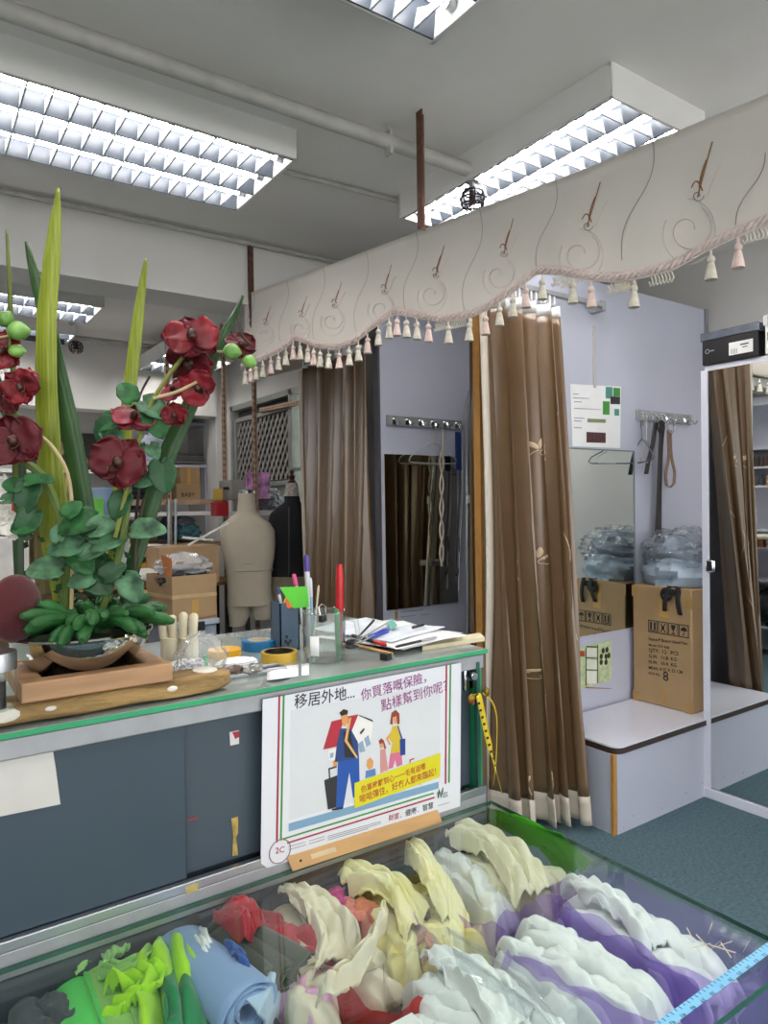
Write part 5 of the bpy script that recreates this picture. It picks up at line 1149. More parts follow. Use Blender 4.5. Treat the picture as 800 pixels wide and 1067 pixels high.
blade([(112, 650, 8), (98, 590, 9), (86, 520, 10.5), (73, 450, 11), (62, 400, 10), (50, 340, 8.5), (38, 295, 6), (31, 268, 3.5), (27, 252, .5)], m_dk, .06)
blade([(116, 600, 6), (122, 540, 8), (128, 470, 7.5), (134, 410, 7.5), (140, 360, 7), (145, 320, 5.5), (149, 290, 3.5), (152, 270, .5)], m_bl, .10)
blade([(128, 640, 6), (138, 590, 8), (155, 530, 9.5), (175, 470, 9.5), (196, 425, 8.5), (218, 380, 6.5), (235, 345, 4.5), (246, 325, 2.6), (253, 308, .5)], m_dk, .02, vee=.3)
blade([(18, 560, 2), (15, 480, 2.4), (14, 400, 2.4), (11, 330, 2), (9, 280, 1.4), (7, 240, .4)], M('blade_thin', '66702f', .5, var=.2), .0)
blade([(30, 470, 9), (14, 440, 9), (2, 415, 8), (-12, 380, 6)], m_dk, .12)
blade([(52, 620, 16), (50, 570, 17), (48, 530, 14), (44, 500, 8)], M('sheath_brown', '6e6136', .6, var=.3, stretch=(30, 30, 1)), .05)
blade([(20, 620, 5), (18, 560, 6), (22, 500, 5), (24, 440, 4)], m_dk2, .08)
m_stem = M('stem_green', '566a2c', .5, var=.2); m_stemp = M('stem_pale', 'b8a77a', .5); m_stemd = M('stem_dark', '3c2f22', .6)
def stem(pts, r, mat=None, dd=0.0):
    P = [fp(*q, dd) for q in pts]
    # smooth the polyline
    out = []
    for i in range(len(P)-1):
        p0, p1, p2, p3 = P[max(i-1, 0)], P[i], P[i+1], P[min(i+2, len(P)-1)]
        for k in range(6):
            t = k/6; out.append(.5*((2*p1)+(p2-p0)*t+(2*p0-5*p1+4*p2-p3)*t*t+(3*p1-p0-3*p2+p3)*t**3))
    out.append(P[-1]); return MB().tube(out, r, 7).build('stem', mat or m_stem, fl)
stem([(66, 640), (68, 590), (64, 545), (52, 510), (38, 490), (18, 478)], .0085, dd=-.02)
stem([(105, 640), (118, 600), (128, 560), (133, 520), (134, 490), (130, 470)], .0068, dd=-.04)
stem([(74, 640), (76, 560), (72, 500), (58, 470), (40, 452), (18, 436)], .0035, m_stemp, -.03)
stem([(120, 560), (150, 440), (170, 400), (186, 378), (200, 360)], .004, M('stem_olive', '7a8236', .5), -.05)
stem([(160, 415), (185, 408), (205, 398)], .003, m_stemp, -.07)
stem([(140, 440), (146, 412), (156, 392)], .0022, m_stemd, .02)
stem([(150, 520), (142, 560), (140, 600)], .0035, m_stemd, .0); stem([(136, 640), (140, 560), (146, 500)], .003, m_stemd, .03)
stem([(200, 362), (225, 366), (240, 368), (262, 380)], .0022, m_stemp, -.04)
stem([(247, 330), (252, 348), (262, 360)], .002, m_stemd, -.03)
stem([(-5, 352), (8, 350), (18, 345)], .0022, m_stemp, -.05); stem([(14, 420), (12, 380), (8, 340)], .003, m_stem, -.04)
m_pet = M('orchid_red', '5c0a14', .45, var=.4, scale=30, col2='74101b', spec=.3); m_petd = M('orchid_dark_red', '440b13', .5, var=.3, scale=14, col2='58101a', spec=.3); m_petl = M('orchid_light_red', '7a1424', .45, var=.35, scale=14, col2='9a3a4c'); m_lip = M('orchid_lip', '2a080c', .4, var=.4, scale=60, col2='4a2a1a')
def petal_fn(c, X, Y, Z, ang, ln, wd, cup, ruff, seed):
    d = X*math.cos(ang)+Y*math.sin(ang); s_ = X*-math.sin(ang)+Y*math.cos(ang)
    def fn(u, v):
        s = u*2-1; w = wd*math.sin(PI*min(1, .12+.88*v))**.55*(1 if v < .98 else .8); r = ln*(v**.9)*(1-.10*s*s*v)
        n = noise.noise((s*2+seed, v*2.5, seed))
        return c+d*r+s_*(s*w)+Z*(cup*(v*v*.9+.5*s*s*v)*ln+ruff*ln*n*v+.02*ln*math.cos(s*5))
    return fn
def orchid(px, py, rpx, mat, face=(0, 0, 1), dd=0.0, rot=0.0, seed=0, back=None):
    c = fp(px, py, dd); Z = (-FW*face[2]+RT*face[0]+UPV*face[1]).normalized(); X = RT-Z*RT.dot(Z); X.normalize(); Y = Z.cross(X); r = rpx*D0/F_PX
    f = MB(); f.ball(c+Z*r*.18, (r*.16, r*.16, r*.2), 12, 8); 
    f.grid(petal_fn(c+Z*r*.1, X, Y, Z, rot-PI/2, r*.42, r*.16, .9, .1, seed), 7, 8)
    f = f.build('flower', m_lip, fl, solid=.0012)
    for k, (an, l, w, cup) in enumerate(((PI*.02, 1.0, .62, .10), (PI*.98, 1.0, .62, .10), (PI*.5, .95, .40, .05), (-PI*.28, .92, .40, -.03), (-PI*.72, .92, .40, -.03))):
        MB().grid(petal_fn(c+Z*(r*(.05 if k < 2 else -.02)), X, Y, Z, rot+an+.12*math.sin(seed+k), r*l, r*w*1.12, cup+.06*math.sin(seed*3+k*2), .27, seed+k*3), 11, 12).build('petal', back if back and k > 1 else mat, f, solid=.0016)
    return f
orchid(15, 460, 30, m_petd, (.2, .1, 1), -.06, .3, 1)
orchid(124, 482, 30, m_petd, (.1, .05, 1), -.07, -.5, 2)
orchid(140, 436, 24, m_petl, (.3, .9, .7), -.05, .2, 3, m_petd)
orchid(200, 352, 29, m_pet, (.15, .45, 1), -.06, .4, 4, m_petd)
orchid(198, 378, 27, m_petd, (-.2, -.5, .8), -.04, 2.2, 5)
orchid(206, 404, 20, m_pet, (.2, -.3, 1), -.06, 1.0, 6)
orchid(181, 407, 16, m_petl, (-.3, .6, .8), -.05, .6, 7, m_petl)
orchid(182, 432, 14, m_pet, (0, -.2, 1), -.05, .1, 8)
orchid(250, 360, 18, m_petd, (.5, .5, .7), -.03, .9, 9)
orchid(22, 403, 20, m_pet, (.1, -.2, 1), -.06, .8, 10)
orchid(2, 368, 24, m_pet, (.1, .4, 1), -.04, 1.6, 11)
orchid(8, 415, 18, m_petd, (-.2, -.2, .9), -.02, 2.4, 12)
orchid(60, 432, 13, m_petd, (.4, 0, .9), .12, 1.1, 13)
orchid(28, 392, 12, m_petl, (.5, .6, .7), -.05, .2, 14)
m_bud = M('bud_green', '56863a', .4, var=.25, scale=30, col2='7aa852')
def bud(px, py, rx, ry, dd=-.06, rot=0.0):
    c = fp(px, py, dd); k = D0/F_PX; rx *= k; ry *= k
    X = RT*math.cos(rot)+UPV*math.sin(rot); Y = -RT*math.sin(rot)+UPV*math.cos(rot); mb = MB()
    def fn(u, v):
        a = 2*PI*u; t = v*2-1; w = math.cos(t*PI/2)**.75*(1-.18*t)*(1+.05*math.cos(3*a)); return c+X*(t*rx)+(Y*math.cos(a)-FW*math.sin(a))*(w*ry)
    return mb.grid(fn, 18, 12, True).build('bud', m_bud, fl)
bud(19.5, 345, 12.5, 9.5); bud(6, 332, 9, 8, rot=.9); bud(18, 366, 9.5, 6.5, -.05); bud(242, 366.5, 10, 8, rot=-.15); bud(260, 377, 8, 6.5, rot=-.4); bud(214, 361, 3, 3)
m_ivy = M('ivy_leaf', '194722', .5, var=.45, scale=40, col2='265c2d', spec=.3); m_ivyp = M('ivy_leaf_pale', '305338', .5, var=.45, scale=40, col2='4d7454', spec=.3); m_ivyd = M('ivy_leaf_dark', '184722', .5, var=.35, scale=12)
def ivy(px, py, r, ang, mat, tilt=(0, 0), dd=-.05):
    """heart-shaped leaf pointing along ang (degrees in the picture plane), tipped by tilt"""
    c = fp(px, py, dd); k = 1.12*r*D0/F_PX; a = math.radians(ang)
    Z = (-FW+RT*tilt[0]+UPV*tilt[1]).normalized(); X = (RT*math.cos(a)+UPV*math.sin(a)); X = (X-Z*X.dot(Z)).normalized(); Y = Z.cross(X)
    def fn(u, v):
        s = u*2-1; t = v*2-.95
        w = 1.62*(v+.012)**.42*(1-v)**.72*(1+.05*math.sin(v*17+px)); t = v*2.15-1.0
        tt = t-.30*(1-v)**2*abs(s)
        return c+X*(k*tt)+Y*(k*w*s*1.15)+Z*(k*(.26*abs(s)*w-.16*t*t+.05*math.cos(v*24-abs(s)*5)*abs(s)*w))
    return MB().grid(fn, 11, 12).build('ivy_leaf', mat, fl, solid=.0010, angle=80)
for q in ((132, 408, 11, 120, m_ivy, (.2, .5)), (160, 425, 13, -40, m_ivyp, (.2, .5)), (163, 440, 14, -70, m_ivy, (.3, .2)), (113, 440, 12, 200, m_ivy, (-.3, .4)), (107, 447, 11, 230, m_ivyd, (-.4, .2)), (118, 456, 11, -60, m_ivyp, (.2, .6)),
          (170, 497, 14, -80, m_ivyd, (.2, .1)), (152, 500, 10, 20, m_ivyp, (.3, .6)), (28, 518, 14, -100, m_ivyd, (.1, .1)), (28, 545, 13, -120, m_ivyd, (.1, .1)), (24, 548, 11, 200, m_ivy, (0, .4)), (80, 546, 16, -150, m_ivy, (0, .6)), (66, 570, 14, 190, m_ivyp, (0, .7)),
          (108, 548, 13, 30, m_ivyp, (.2, .7)), (45, 593, 15, 185, m_ivyp, (0, .8)), (86, 585, 13, -50, m_ivy, (.1, .4)), (96, 575, 11, 30, m_ivyp, (.1, .8)), (114, 563, 14, 20, m_ivyp, (.1, .7)), (155, 552, 14, 5, m_ivyp, (.1, .9)), (150, 553, 12, 190, m_ivyp, (0, .8)),
          (137, 613, 13, -60, m_ivyp, (.3, .2)), (124, 527, 12, -110, m_ivyd, (0, .2)), (76, 530, 9, 60, m_ivy, (.2, .6)), (35, 500, 8, 20, m_ivy, (0, .7)), (12, 505, 9, 160, m_ivy, (0, .6)), (8, 520, 8, 200, m_ivyp, (0, .7)), (140, 470, 9, -120, m_ivyd, (0, .2)), (160, 470, 8, -60, m_ivyp, (.1, .4)),
          (104, 610, 12, -30, m_ivyd, (.1, .5)), (84, 605, 11, 200, m_ivyp, (0, .6)), (118, 595, 11, 40, m_ivyd, (.1, .5)), (136, 640, 9, -80, m_ivyp, (.1, .4)), (60, 555, 8, 100, m_ivyp, (.1, .4)), (95, 555, 9, -30, m_ivyd, (.1, .4)), (48, 500, 7, -10, m_ivy, (0, .8))):
    ivy(*q)
# small filler sprigs, too fine to pick apart
rr = random.Random(12); sp = MB(); 
for i in range(260):
    x, y = rr.gauss(95, 28), rr.uniform(560, 645)
    if not 20 < x < 150: continue
    c = fp(x, y, rr.uniform(-.03, .10)); a = rr.uniform(0, 2*PI); l = rr.uniform(.010, .024)
    d = RT*math.cos(a)+UPV*math.sin(a)*.8-FW*rr.uniform(-.4, .6); s = d.cross(FW).normalized()*l*.28
    sp.add([c, c+d*l*.5+s, c+d*l, c+d*l*.5-s], [(0, 1, 2, 3)])
o = sp.build('fern_sprigs', m_ivyd, fl); o['kind'] = 'stuff'
# succulent rosette of plump fingers
m_suc = M('succulent_green', '1e4c24', .5, var=.3, scale=10, col2='2b602e', spec=.35)
sc0 = bcn+V((.02, -.02, bh+.018)); rs = random.Random(8)
for ring, (n, tilt, ln, r0) in enumerate(((22, .10, .120, .0105), (19, .2, .112, .0105), (15, .45, .092, .010), (8, .9, .06, .009), (4, 1.3, .045, .008))):
    for k in range(n):
        a = 2*PI*k/n+ring*.37+rs.uniform(-.12, .12); el = tilt+rs.uniform(-.12, .12); l = ln*rs.uniform(.85, 1.2)
        h = V((math.cos(a), math.sin(a), 0)); pts = []; rad = []
        for i in range(8):
            t = i/7; e2 = el+.35-.75*t+.25*math.sin(k*2.1)*t
            p = (pts[-1]+ (h*math.cos(e2)+V((0, 0, 1))*math.sin(e2))*l/7) if pts else sc0+h*.030+V((0, 0, -.004*ring))
            pts.append(p); rad.append(r0*(.65+.5*math.sin(PI*min(t, .9)*.75))*(1 if t < .9 else .45))
        MB().tube(pts, rad, 9).build('succulent_leaf', m_suc, fl)
vb = fp(16, 634, -.11); kk = D0/F_PX
MB().ball(vb, (.051, .024, .060), 28, 18, R=rz3(.5)).build('velvet_disc', M('velvet_red', '4a0d12', .9, var=.12, scale=90, sheen=.25, bump=.3, bscale=500), fl)
m_wf = M('white_petal', 'd9d5cc', .6, var=.06)
for px, py, r, rt in ((4, 512, 17, .2), (13, 548, 17, .9), (2, 540, 12, 1.8)):
    c = fp(px, py, -.03); r *= kk; Z = (-FW+RT*.3+UPV*.2).normalized(); X = (RT-Z*RT.dot(Z)).normalized(); Y = Z.cross(X)
    f = MB().ball(c, (r*.2, r*.2, r*.2), 8, 6).build('white_flower', m_wf, fl)
    for j in range(9): MB().grid(petal_fn(c+Z*(.003*(j % 3)), X, Y, Z, rt+j*2*PI/4.6, r*(1-.2*(j > 4)), r*.42, .25+.25*(j > 4), .2, j+px), 8, 8).build('petal', m_wf, f, solid=.001)

# ================================================================== back of the shop
# dress forms
def loft(rings, n=28):
    """rings: (center, half width, half depth, yaw-facing x-dir); elliptical sections"""
    mb = MB(); vs = []
    for c, w, d, ph in rings:
        c = V(c)
        for j in range(n):
            a = 2*PI*j/n; ca, sa = math.cos(a), math.sin(a); k = 2.3
            r = (abs(ca)**k+abs(sa)**k)**(-1/k)
            vs.append(c+RT0*(w*ca*r)+V((FW.x, FW.y, 0))*(d*sa*r))
    m = len(rings); fs = [(i*n+j, i*n+(j+1) % n, (i+1)*n+(j+1) % n, (i+1)*n+j) for i in range(m-1) for j in range(n)]
    fs += [tuple(range(n))[::-1], tuple(range((m-1)*n, m*n))]
    return mb.add(vs, fs)
m_form = M('form_linen', 'b8ae9b', .8, var=.05, scale=10, bump=.1, bscale=200); m_fblk = M('form_black', '15161a', .8, var=.1)
def formp(px, py, Y): return at(px, py, y=Y)
YF = 4.75; dF = (formp(257, 560, YF)-EYEP).dot(FW)
def ring(l, r, y, dep=.55, d=None):
    a, b = at(l, y, d=d or dF), at(r, y, d=d or dF); return ((a+b)/2, (b-a).length/2, (b-a).length/2*dep, 0)
ff = thing('dress_form', 'cream linen male dress form torso with silver neck cap behind the counter', 'dress form', formp(258, 700, YF))
ff.location.z = 0
loft([ring(248, 265, 514, .9), ring(248, 265, 522, .9), ring(247, 267, 533, .8), ring(240, 272, 539, .7), ring(232, 281, 545, .6), ring(229, 286, 553, .55), ring(230, 287, 566, .55), ring(233, 286, 580, .55), ring(236, 283, 598, .55), ring(237, 283, 615, .58), ring(237, 285, 630, .6)]).build('torso', m_form, ff, angle=70)
loft([ring(237, 262, 628, .85), ring(238, 261, 640, .85), ring(239, 257, 650, .8), ring(239, 256, 652, .8)]).build('thigh', m_form, ff, angle=70)
loft([ring(259, 285, 628, .85), ring(262, 285, 636, .85), ring(264, 284, 643, .8), ring(264, 283, 645, .8)]).build('thigh', m_form, ff, angle=70)
c = at(256.5, 514, d=dF); MB().lathe([(.0, .03), (.03, .03), (.056, .018), (.058, 0), (0, 0)], c, 24).build('neck_cap', m_chrome, ff)
sm = MB(); 
for y in (594, 586.5): 
    a = ring(236, 284, y, .56); sm.tube([V(a[0])+RT0*(a[1]*1.012*math.cos(t*PI/16))+V((FW.x, FW.y, 0))*(a[2]*1.02*math.sin(t*PI/16)) for t in range(33)], .004, 5)
sm.build('waist_seam', M('seam', '9b9180', .8), ff)
c = at(258, 650, d=dF); MB().tube([(c.x, c.y, .03), (c.x, c.y, .75)], .018, 10).lathe([(.20, 0), (.20, .02), (.03, .05), (0, .05)], (c.x, c.y, 0), 20).build('stand', m_black, ff)
dF2 = dF+.16
f2 = thing('dress_form', 'black female dress form with ornate neck and dark wooden finial', 'dress form', at(300, 700, d=dF2)); f2.location.z = 0
R2 = lambda l, r, y, dep=.6: ring(l, r, y, dep, dF2)
loft([R2(296, 312, 517, .9), R2(296, 313, 523, .8), R2(289, 319, 528, .6), R2(281, 324, 536, .55), R2(279, 326, 548, .6), R2(281, 323, 560, .7), R2(284, 319, 574, .65), R2(284, 319, 583, .65), R2(282, 322, 600, .65)]).build('torso', m_fblk, f2, angle=70)
loft([R2(282, 322, 600, .65), R2(279, 325, 616, .65), R2(279, 325, 632, .65), R2(282, 322, 640, .65)]).build('hips', M('form_beige', '8f836e', .8), f2, angle=70)
loft([R2(296, 312, 517, .9), R2(297, 311, 510, .9), R2(297.5, 310.5, 505, .9), R2(299, 309, 503, .9)]).build('neck', M('neck_print', 'b5aca4', .6, var=.5, scale=60), f2, angle=70)
c = at(304, 503, d=dF2); MB().lathe([(.0, 0), (.03, 0), (.033, .01), (.018, .022), (.024, .04), (.026, .05), (.012, .065), (.017, .08), (.012, .095), (0, .1)], c, 18).build('finial', M('finial_wood', '4a2a22', .4), f2)
mb = MB(); mb.tube([at(301, y, d=dF2-.115) for y in (528, 545, 560, 580, 600)], .0035, 5); mb.build('princess_seam', M('seam_grey', '5c5c62', .7), f2)
MB().tube([(c.x, c.y, .02), (c.x, c.y, .62)], .018, 10).lathe([(.2, 0), (.2, .02), (.03, .05), (0, .05)], (c.x, c.y, 0), 20).build('stand', m_black, f2)

# slotted-angle racks
YS = 5.35
def sp_(px, py, y=YS): return at(px, py, y=y)
xa, xb = sp_(172, 450).x, sp_(231, 450).x
slotted('rack_post', 'copper coloured slotted post left of the alcove, half behind the orchids', (xa, YS, 0), (xa, YS, 2.62), cat='post')
slotted('rack_post', 'copper coloured slotted post beside the white pillar', (xb, YS, 0), (xb, YS, 2.95), cat='post')
xw = at(263, 470, y=5.0).x
slotted('rack_post', 'copper coloured slotted post standing in front of the lattice window', (xw, 5.0, 0), (xw, 5.0, 2.62), cat='post')
xq = at(230, 470, y=6.2).x
a, b = at(272, 430, x=2.72), at(318, 421, x=2.72); slotted('rack_bar', 'copper coloured slotted bar across the top of the lattice window', (2.70, a.y, a.z), (2.70, b.y, b.z), cat='bar')
def shelf(label, x0, x1, y0, y1, z, th=.03, lip=True, mat=None):
    t = thing('shelf', label, 'shelf', ((x0+x1)/2, (y0+y1)/2, z)); MB().bb((x0, y0, z-th), (x1, y1, z)).build('shelf_board', mat or m_lam, t)
    if lip: MB().bb((x0, y0-.012, z-.035), (x1, y0-.001, z+.004)).build('front_lip', m_slot, t)
    return t
z1 = sp_(200, 521).z; z2 = sp_(200, 533).z; z3 = sp_(200, 566).z
xl, xr = sp_(135, 520).x, sp_(234, 520).x
shelf('upper rack shelf with copper lip carrying small cartons', xl, xr, YS, YS+.55, z1)
shelf('white rack shelf just under the copper lipped one', xl, xr+.0, YS, YS+.55, z2, mat=m_white, lip=False)
shelf('lower rack shelf holding blue and teal folded fabric', xl, xr, YS, YS+.55, z3, mat=m_card2, lip=False)
a, b = at(236, 522, x=2.62), at(320, 540, x=2.62)
shelf('shelf with copper lip below the lattice window', 2.40, 2.74, 5.02, 5.9, at(275, 533, x=2.40).z)
def boxpx(name, label, cat, x0, y0, x1, y1, Y, depth, mat, z_on=None, bevel=.004, extra=None):
    a = at(x0, y1, y=Y); b = at(x1, y0, y=Y); t = thing(name, label, cat, ((a.x+b.x)/2, Y+depth/2, a.z))
    zb = z_on if z_on is not None else a.z
    MB().bb((a.x, Y, zb), (b.x, Y+depth, b.z)).build('box_body', mat, t, bevel=bevel)
    if extra: extra(t, a, b, Y)
    return t
def ex_text(s):
    def f(t, a, b, Y): 
        w = b.x-a.x; z0 = a.z+(b.z-a.z)*.15; text(s, (a.x+w*.2, Y, z0), (a.x+w*.75, Y, z0), (0, -1, 0), m_ink, t, 'carton_print', .003, 1.0, .01)
    return f
boxpx('carton', 'carton printed BABY on the upper rack shelf', 'box', 184, 504, 209, 520, YS+.1, .35, m_card, z1, extra=ex_text('BABY'))
def seal(t, a, b, Y): MB().bb(((a.x*2+b.x)/3, Y-.002, a.z), ((a.x*2+b.x)/3+.03, Y, b.z)).build('tape_seal', m_cardd, t)
boxpx('carton', 'smaller plain carton stacked on the printed one', 'box', 188, 487, 208, 504, YS+.12, .3, m_card, None, extra=seal)
zz = at(195, 504, y=YS+.1).z
for k, (lab, c_) in enumerate((('bottom grey', '8c8c8a'), ('second grey', '7a7a7a'), ('third pale grey', '9a9b9c'), ('topmost grey', '858686'))):
    a = at(178, 483, y=7.35); b = at(214, 483, y=7.35)
    o = MB().bb((a.x+.01*k, 7.32, a.z+.03*k), (b.x-.01*k, 7.7, a.z+.028+.03*k)).build('folded_cloth', M('fold_'+c_, c_, .8), bevel=.01); tag(o, lab+' folded cloth in the stack inside the alcove', 'cloth')
a = at(178, 484, y=7.35); b = at(222, 484, y=7.35); shelf('alcove shelf holding the grey folded cloths', 2.24, 2.80, 7.30, 7.85, a.z-.001, lip=False)
shelf('top alcove shelf below the lintel', 2.24, 2.80, 7.34, 7.85, at(200, 441, y=7.4).z, lip=False)
MB_ = MB().bb((at(212, 450, y=7.35).x, 7.33, 0), (at(216, 450, y=7.35).x, 7.38, 2.4)); tag(MB_.build('alcove_upright', m_lam), 'white upright board inside the alcove', 'board')
o = lump(at(160, 470, y=YS+.3), (.10, .12, .13), 71, .2, 2).build('cloth_bundle', M('pale_bundle', 'a8b0bf', .8)); tag(o, 'pale blue-white cloth bundle wrapped in plastic left of the copper post', 'bundle')
q = at(160, 470, y=YS+.3); shelf('short rack shelf under the pale cloth bundle', xl, xa+.03, YS+.0, YS+.5, q.z-.10, lip=False)
zb_ = z1
for k in range(6):
    a = at(131, 538-k*6, y=YS+.08); b = at(166, 538-k*6, y=YS+.08)
    o = MB().bb((a.x+.01*(k % 3), YS+.05, a.z), (b.x-.012*(k % 2), YS+.42, a.z+.036)).build('folded_jeans', M('denim_%d' % (k % 3), ('1d2027', '23262c', '191b21')[k % 3], .85), bevel=.012); tag(o, ('lowest', 'second lowest', 'third lowest', 'third highest', 'second highest', 'topmost')[k]+' dark folded garment in the pile behind the orchid stem', 'garment')
for i, (x0, y0, x1, y1, c_, lab) in enumerate(((172, 542, 190, 566, '3d4a63', 'navy folded fabric at the left of the lower rack shelf'), (186, 545, 212, 566, '4f7f86', 'teal folded fabric at the right of the lower rack shelf'), (178, 537, 205, 550, '6a6f7c', 'grey folded fabric lying on the navy one'))):
    a = at(x0, y1, y=YS+.1); b = at(x1, y0, y=YS+.1); o = lump(((a.x+b.x)/2, YS+.25, (a.z+b.z)/2), ((b.x-a.x)/2, .15, (b.z-a.z)/2), 80+i, .25, 2.5).build('fabric_pile', M('fab_'+c_, c_, .85)); tag(o, lab, 'fabric')
# items before the window
q = at(270, 505, y=5.0)
o = boxpx('art_print', 'purple and pink colourful printed card standing before the lattice window', 'print', 257, 492, 281, 520, 5.1, .02, M('print_purple', '8a5aa0', .4, var=.9, scale=14, col2='d78ab8'))
boxpx('carton', 'pale box on the shelf at the left below the lattice window', 'box', 241, 500, 256, 521, 5.15, .25, M('grey_box', '8b8a86', .6))
o = lump(at(281, 522, y=5.25), (.10, .12, .09), 91, .3, 2.5).build('plastic_bag', m_film); tag(o, 'clear plastic bag on the shelf between the dress forms', 'bag')
o = lump(at(280, 524, y=5.25), (.08, .10, .07), 92, .3, 2.5).build('bagged_cloth', M('grey_cloth2', '55565c', .8)); tag(o, 'grey cloth inside the bag between the dress forms', 'cloth')
# red box and yellow tag on the copper post
q = sp_(228, 531, 5.28); o = MB().bb((q.x-.05, 5.20, q.z-.05), (q.x+.05, 5.33, q.z+.06)).build('red_box', M('fire_red', 'b0202a', .4), bevel=.006); tag(o, 'small bright red box on the post beside the cream dress form', 'box')
q = sp_(226, 516, 5.28); o = MB().bb((q.x-.03, 5.24, q.z-.04), (q.x+.03, 5.28, q.z+.05)).build('yellow_card', M('yellow_card', 'd9b04a', .5)); tag(o, 'small yellow card above the red box', 'card')
pr = MB(); a, b = at(233, 509, y=5.2), at(252, 509, y=5.2); pr.tube([a, b], .012, 8); o = pr.build('dark_rod', m_black); tag(o, 'short dark rod sticking out behind the cream form neck', 'rod')

# cartons and bins right behind the counter
YK = 4.15
def kp(px, py, y=YK): return at(px, py, y=y)
a, b = kp(153, 648), kp(226, 600)
ck = thing('carton', 'open brown carton with taped bands standing on the plastic bin', 'box', ((a.x+b.x)/2, YK+.2, a.z))
dk = (V((a.x, YK, 0))-EYEP).dot(FW)
# the carton shows two faces meeting at a corner
e0, e1, e2 = at(153, 640, d=dk+.18), at(180, 650, d=dk-.05), at(226, 645, d=dk+.12)
for q in (e0, e1, e2): q.z = a.z
h_ = kp(190, 598).z-a.z; e3 = e0+(e2-e1)
def wallp(p, q, mat, nm, z0=0, z1=None, th=.006, par=None):
    z1 = h_ if z1 is None else z1; d = (q-p); n = V((d.y, -d.x, 0)).normalized()
    mb = MB(); mb.prism([p+V((0, 0, z0)), q+V((0, 0, z0)), q+V((0, 0, z1)), p+V((0, 0, z1))], -n*th); return mb.build(nm, mat, par or ck)
for p, q in ((e0, e1), (e1, e2), (e2, e3), (e3, e0)): wallp(p, q, m_card2, 'side')
n1 = V(((e1-e0).y, -(e1-e0).x, 0)).normalized()*.003; n2 = V(((e2-e1).y, -(e2-e1).x, 0)).normalized()*.003
m_tp = M('pale_tape', 'c0a377', .4)
for (p, q, n) in ((e0, e1, n1), (e1, e2, n2)): wallp(p+n, q+n, m_tp, 'tape_band', h_*.50, h_*.58, .002)
wallp(e1.lerp(e2, .42)+n2, e1.lerp(e2, .58)+n2, m_cardd, 'tape_seal', 0, h_*.45, .002)
MB().prism([e0+V((0, 0, .004)), e1+V((0, 0, .004)), e2+V((0, 0, .004)), e3+V((0, 0, .004))], (0, 0, .01)).build('bottom', m_card2, ck)
cc = (e0+e1+e2+e3)/4
o = lump(cc+V((0, 0, h_-.02)), (.13, .13, .06), 95, .25, 2.5).build('dark_garment', M('dark_garment', '2d3038', .8)); tag(o, 'dark garment lying inside the open carton', 'garment')
o = lump(cc+V((.02, 0, h_+.04)), (.14, .13, .07), 96, .3, 2.5).build('plastic_bag', glassy('white_bag_film', (.9, .91, .93), 1.4, .1, .3)); tag(o, 'whitish plastic bag bulging out of the open carton', 'bag')
f0 = e0+(e1-e0)*.7+V((0, 0, h_)); o = MB().prism([f0, f0+(e1-e0)*.3, f0+(e1-e0)*.3+V((.02, .05, .10)), f0+V((.0, .05, .12))], (0, .004, 0)).build('carton_flap', M('orange_card', 'b5703c', .8), ck)
bn_ = thing('storage_bin', 'translucent plastic storage bin under the open carton', 'bin', (cc.x, cc.y, 0))
zb0, zb1 = .30, a.z-.035
mb = MB(); hx = .26
mb.prism([e0+V((0, 0, zb0-a.z)), e1+V((0, 0, zb0-a.z)), e2+V((0, 0, zb0-a.z)), e3+V((0, 0, zb0-a.z))], (0, 0, zb1-zb0)); mb.build('tub', M('bin_clear_grey', '8c96a5', .3, var=.1), bn_, bevel=.01)
ctr = V((cc.x, cc.y, 0)); ex = 1.08
mb = MB(); mb.prism([ctr+(V((q.x, q.y, 0))-ctr)*ex+V((0, 0, zb1)) for q in (e0, e1, e2, e3)], (0, 0, .033)); mb.build('lid', M('bin_lid', 'b9c2cf', .3), bn_, bevel=.005)
m_ = (e1+e2)/2; MB().box((m_.x+n2.x*6, m_.y+n2.y*6, zb1+.0), (.09, .03, .05), rz=math.atan2((e2-e1).y, (e2-e1).x)).build('latch', m_black, bn_)
st_ = thing('low_stool', 'low wooden stool under the storage bin', 'stool', (cc.x, cc.y, 0))
MB().bb((cc.x-.25, cc.y-.2, .27), (cc.x+.25, cc.y+.2, .30)).build('seat', m_wood, st_)
for sx in (-1, 1):
    for sy in (-1, 1): MB().bb((cc.x+sx*.22-.02, cc.y+sy*.17-.02, 0), (cc.x+sx*.22+.02, cc.y+sy*.17+.02, .27)).build('leg', m_wood, st_)
boxpx('carton', 'larger pale carton behind the open one, under the white rods', 'box', 166, 568, 228, 612, 4.75, .3, m_card2)
boxpx('carton', 'flat carton at the left, behind the bowl', 'box', 138, 615, 154, 645, 4.3, .3, m_card)
wt = thing('work_table', 'work table with brown edge behind the cream dress form', 'table', at(240, 610, y=5.3))
a = at(205, 606, y=5.1); zt_ = a.z; MB().bb((.2, 5.0, zt_-.03), (2.12, 5.34, zt_)).build('tabletop', M('table_brown', '8f6a3f', .5), wt)
for x in (.3, 2.05):
    for y in (5.05, 5.3): MB().bb((x-.02, y-.02, 0), (x+.02, y+.02, zt_-.03)).build('leg', m_black, wt)
boxpx('yellow_case', 'yellow and dark case on the work table behind the orchid stem', 'case', 146, 587, 165, 594, 5.05, .2, M('case_yellow', 'd69a22', .5))
sw = thing('sewing_machine', 'white sewing machine on the work table behind the blade leaf', 'sewing machine', at(150, 600, y=5.15))
a = at(137, 586, y=5.15); MB().bb((a.x-.05, 5.1, zt_), (a.x+.30, 5.28, zt_+.05)).build('base', m_white, sw, bevel=.01)
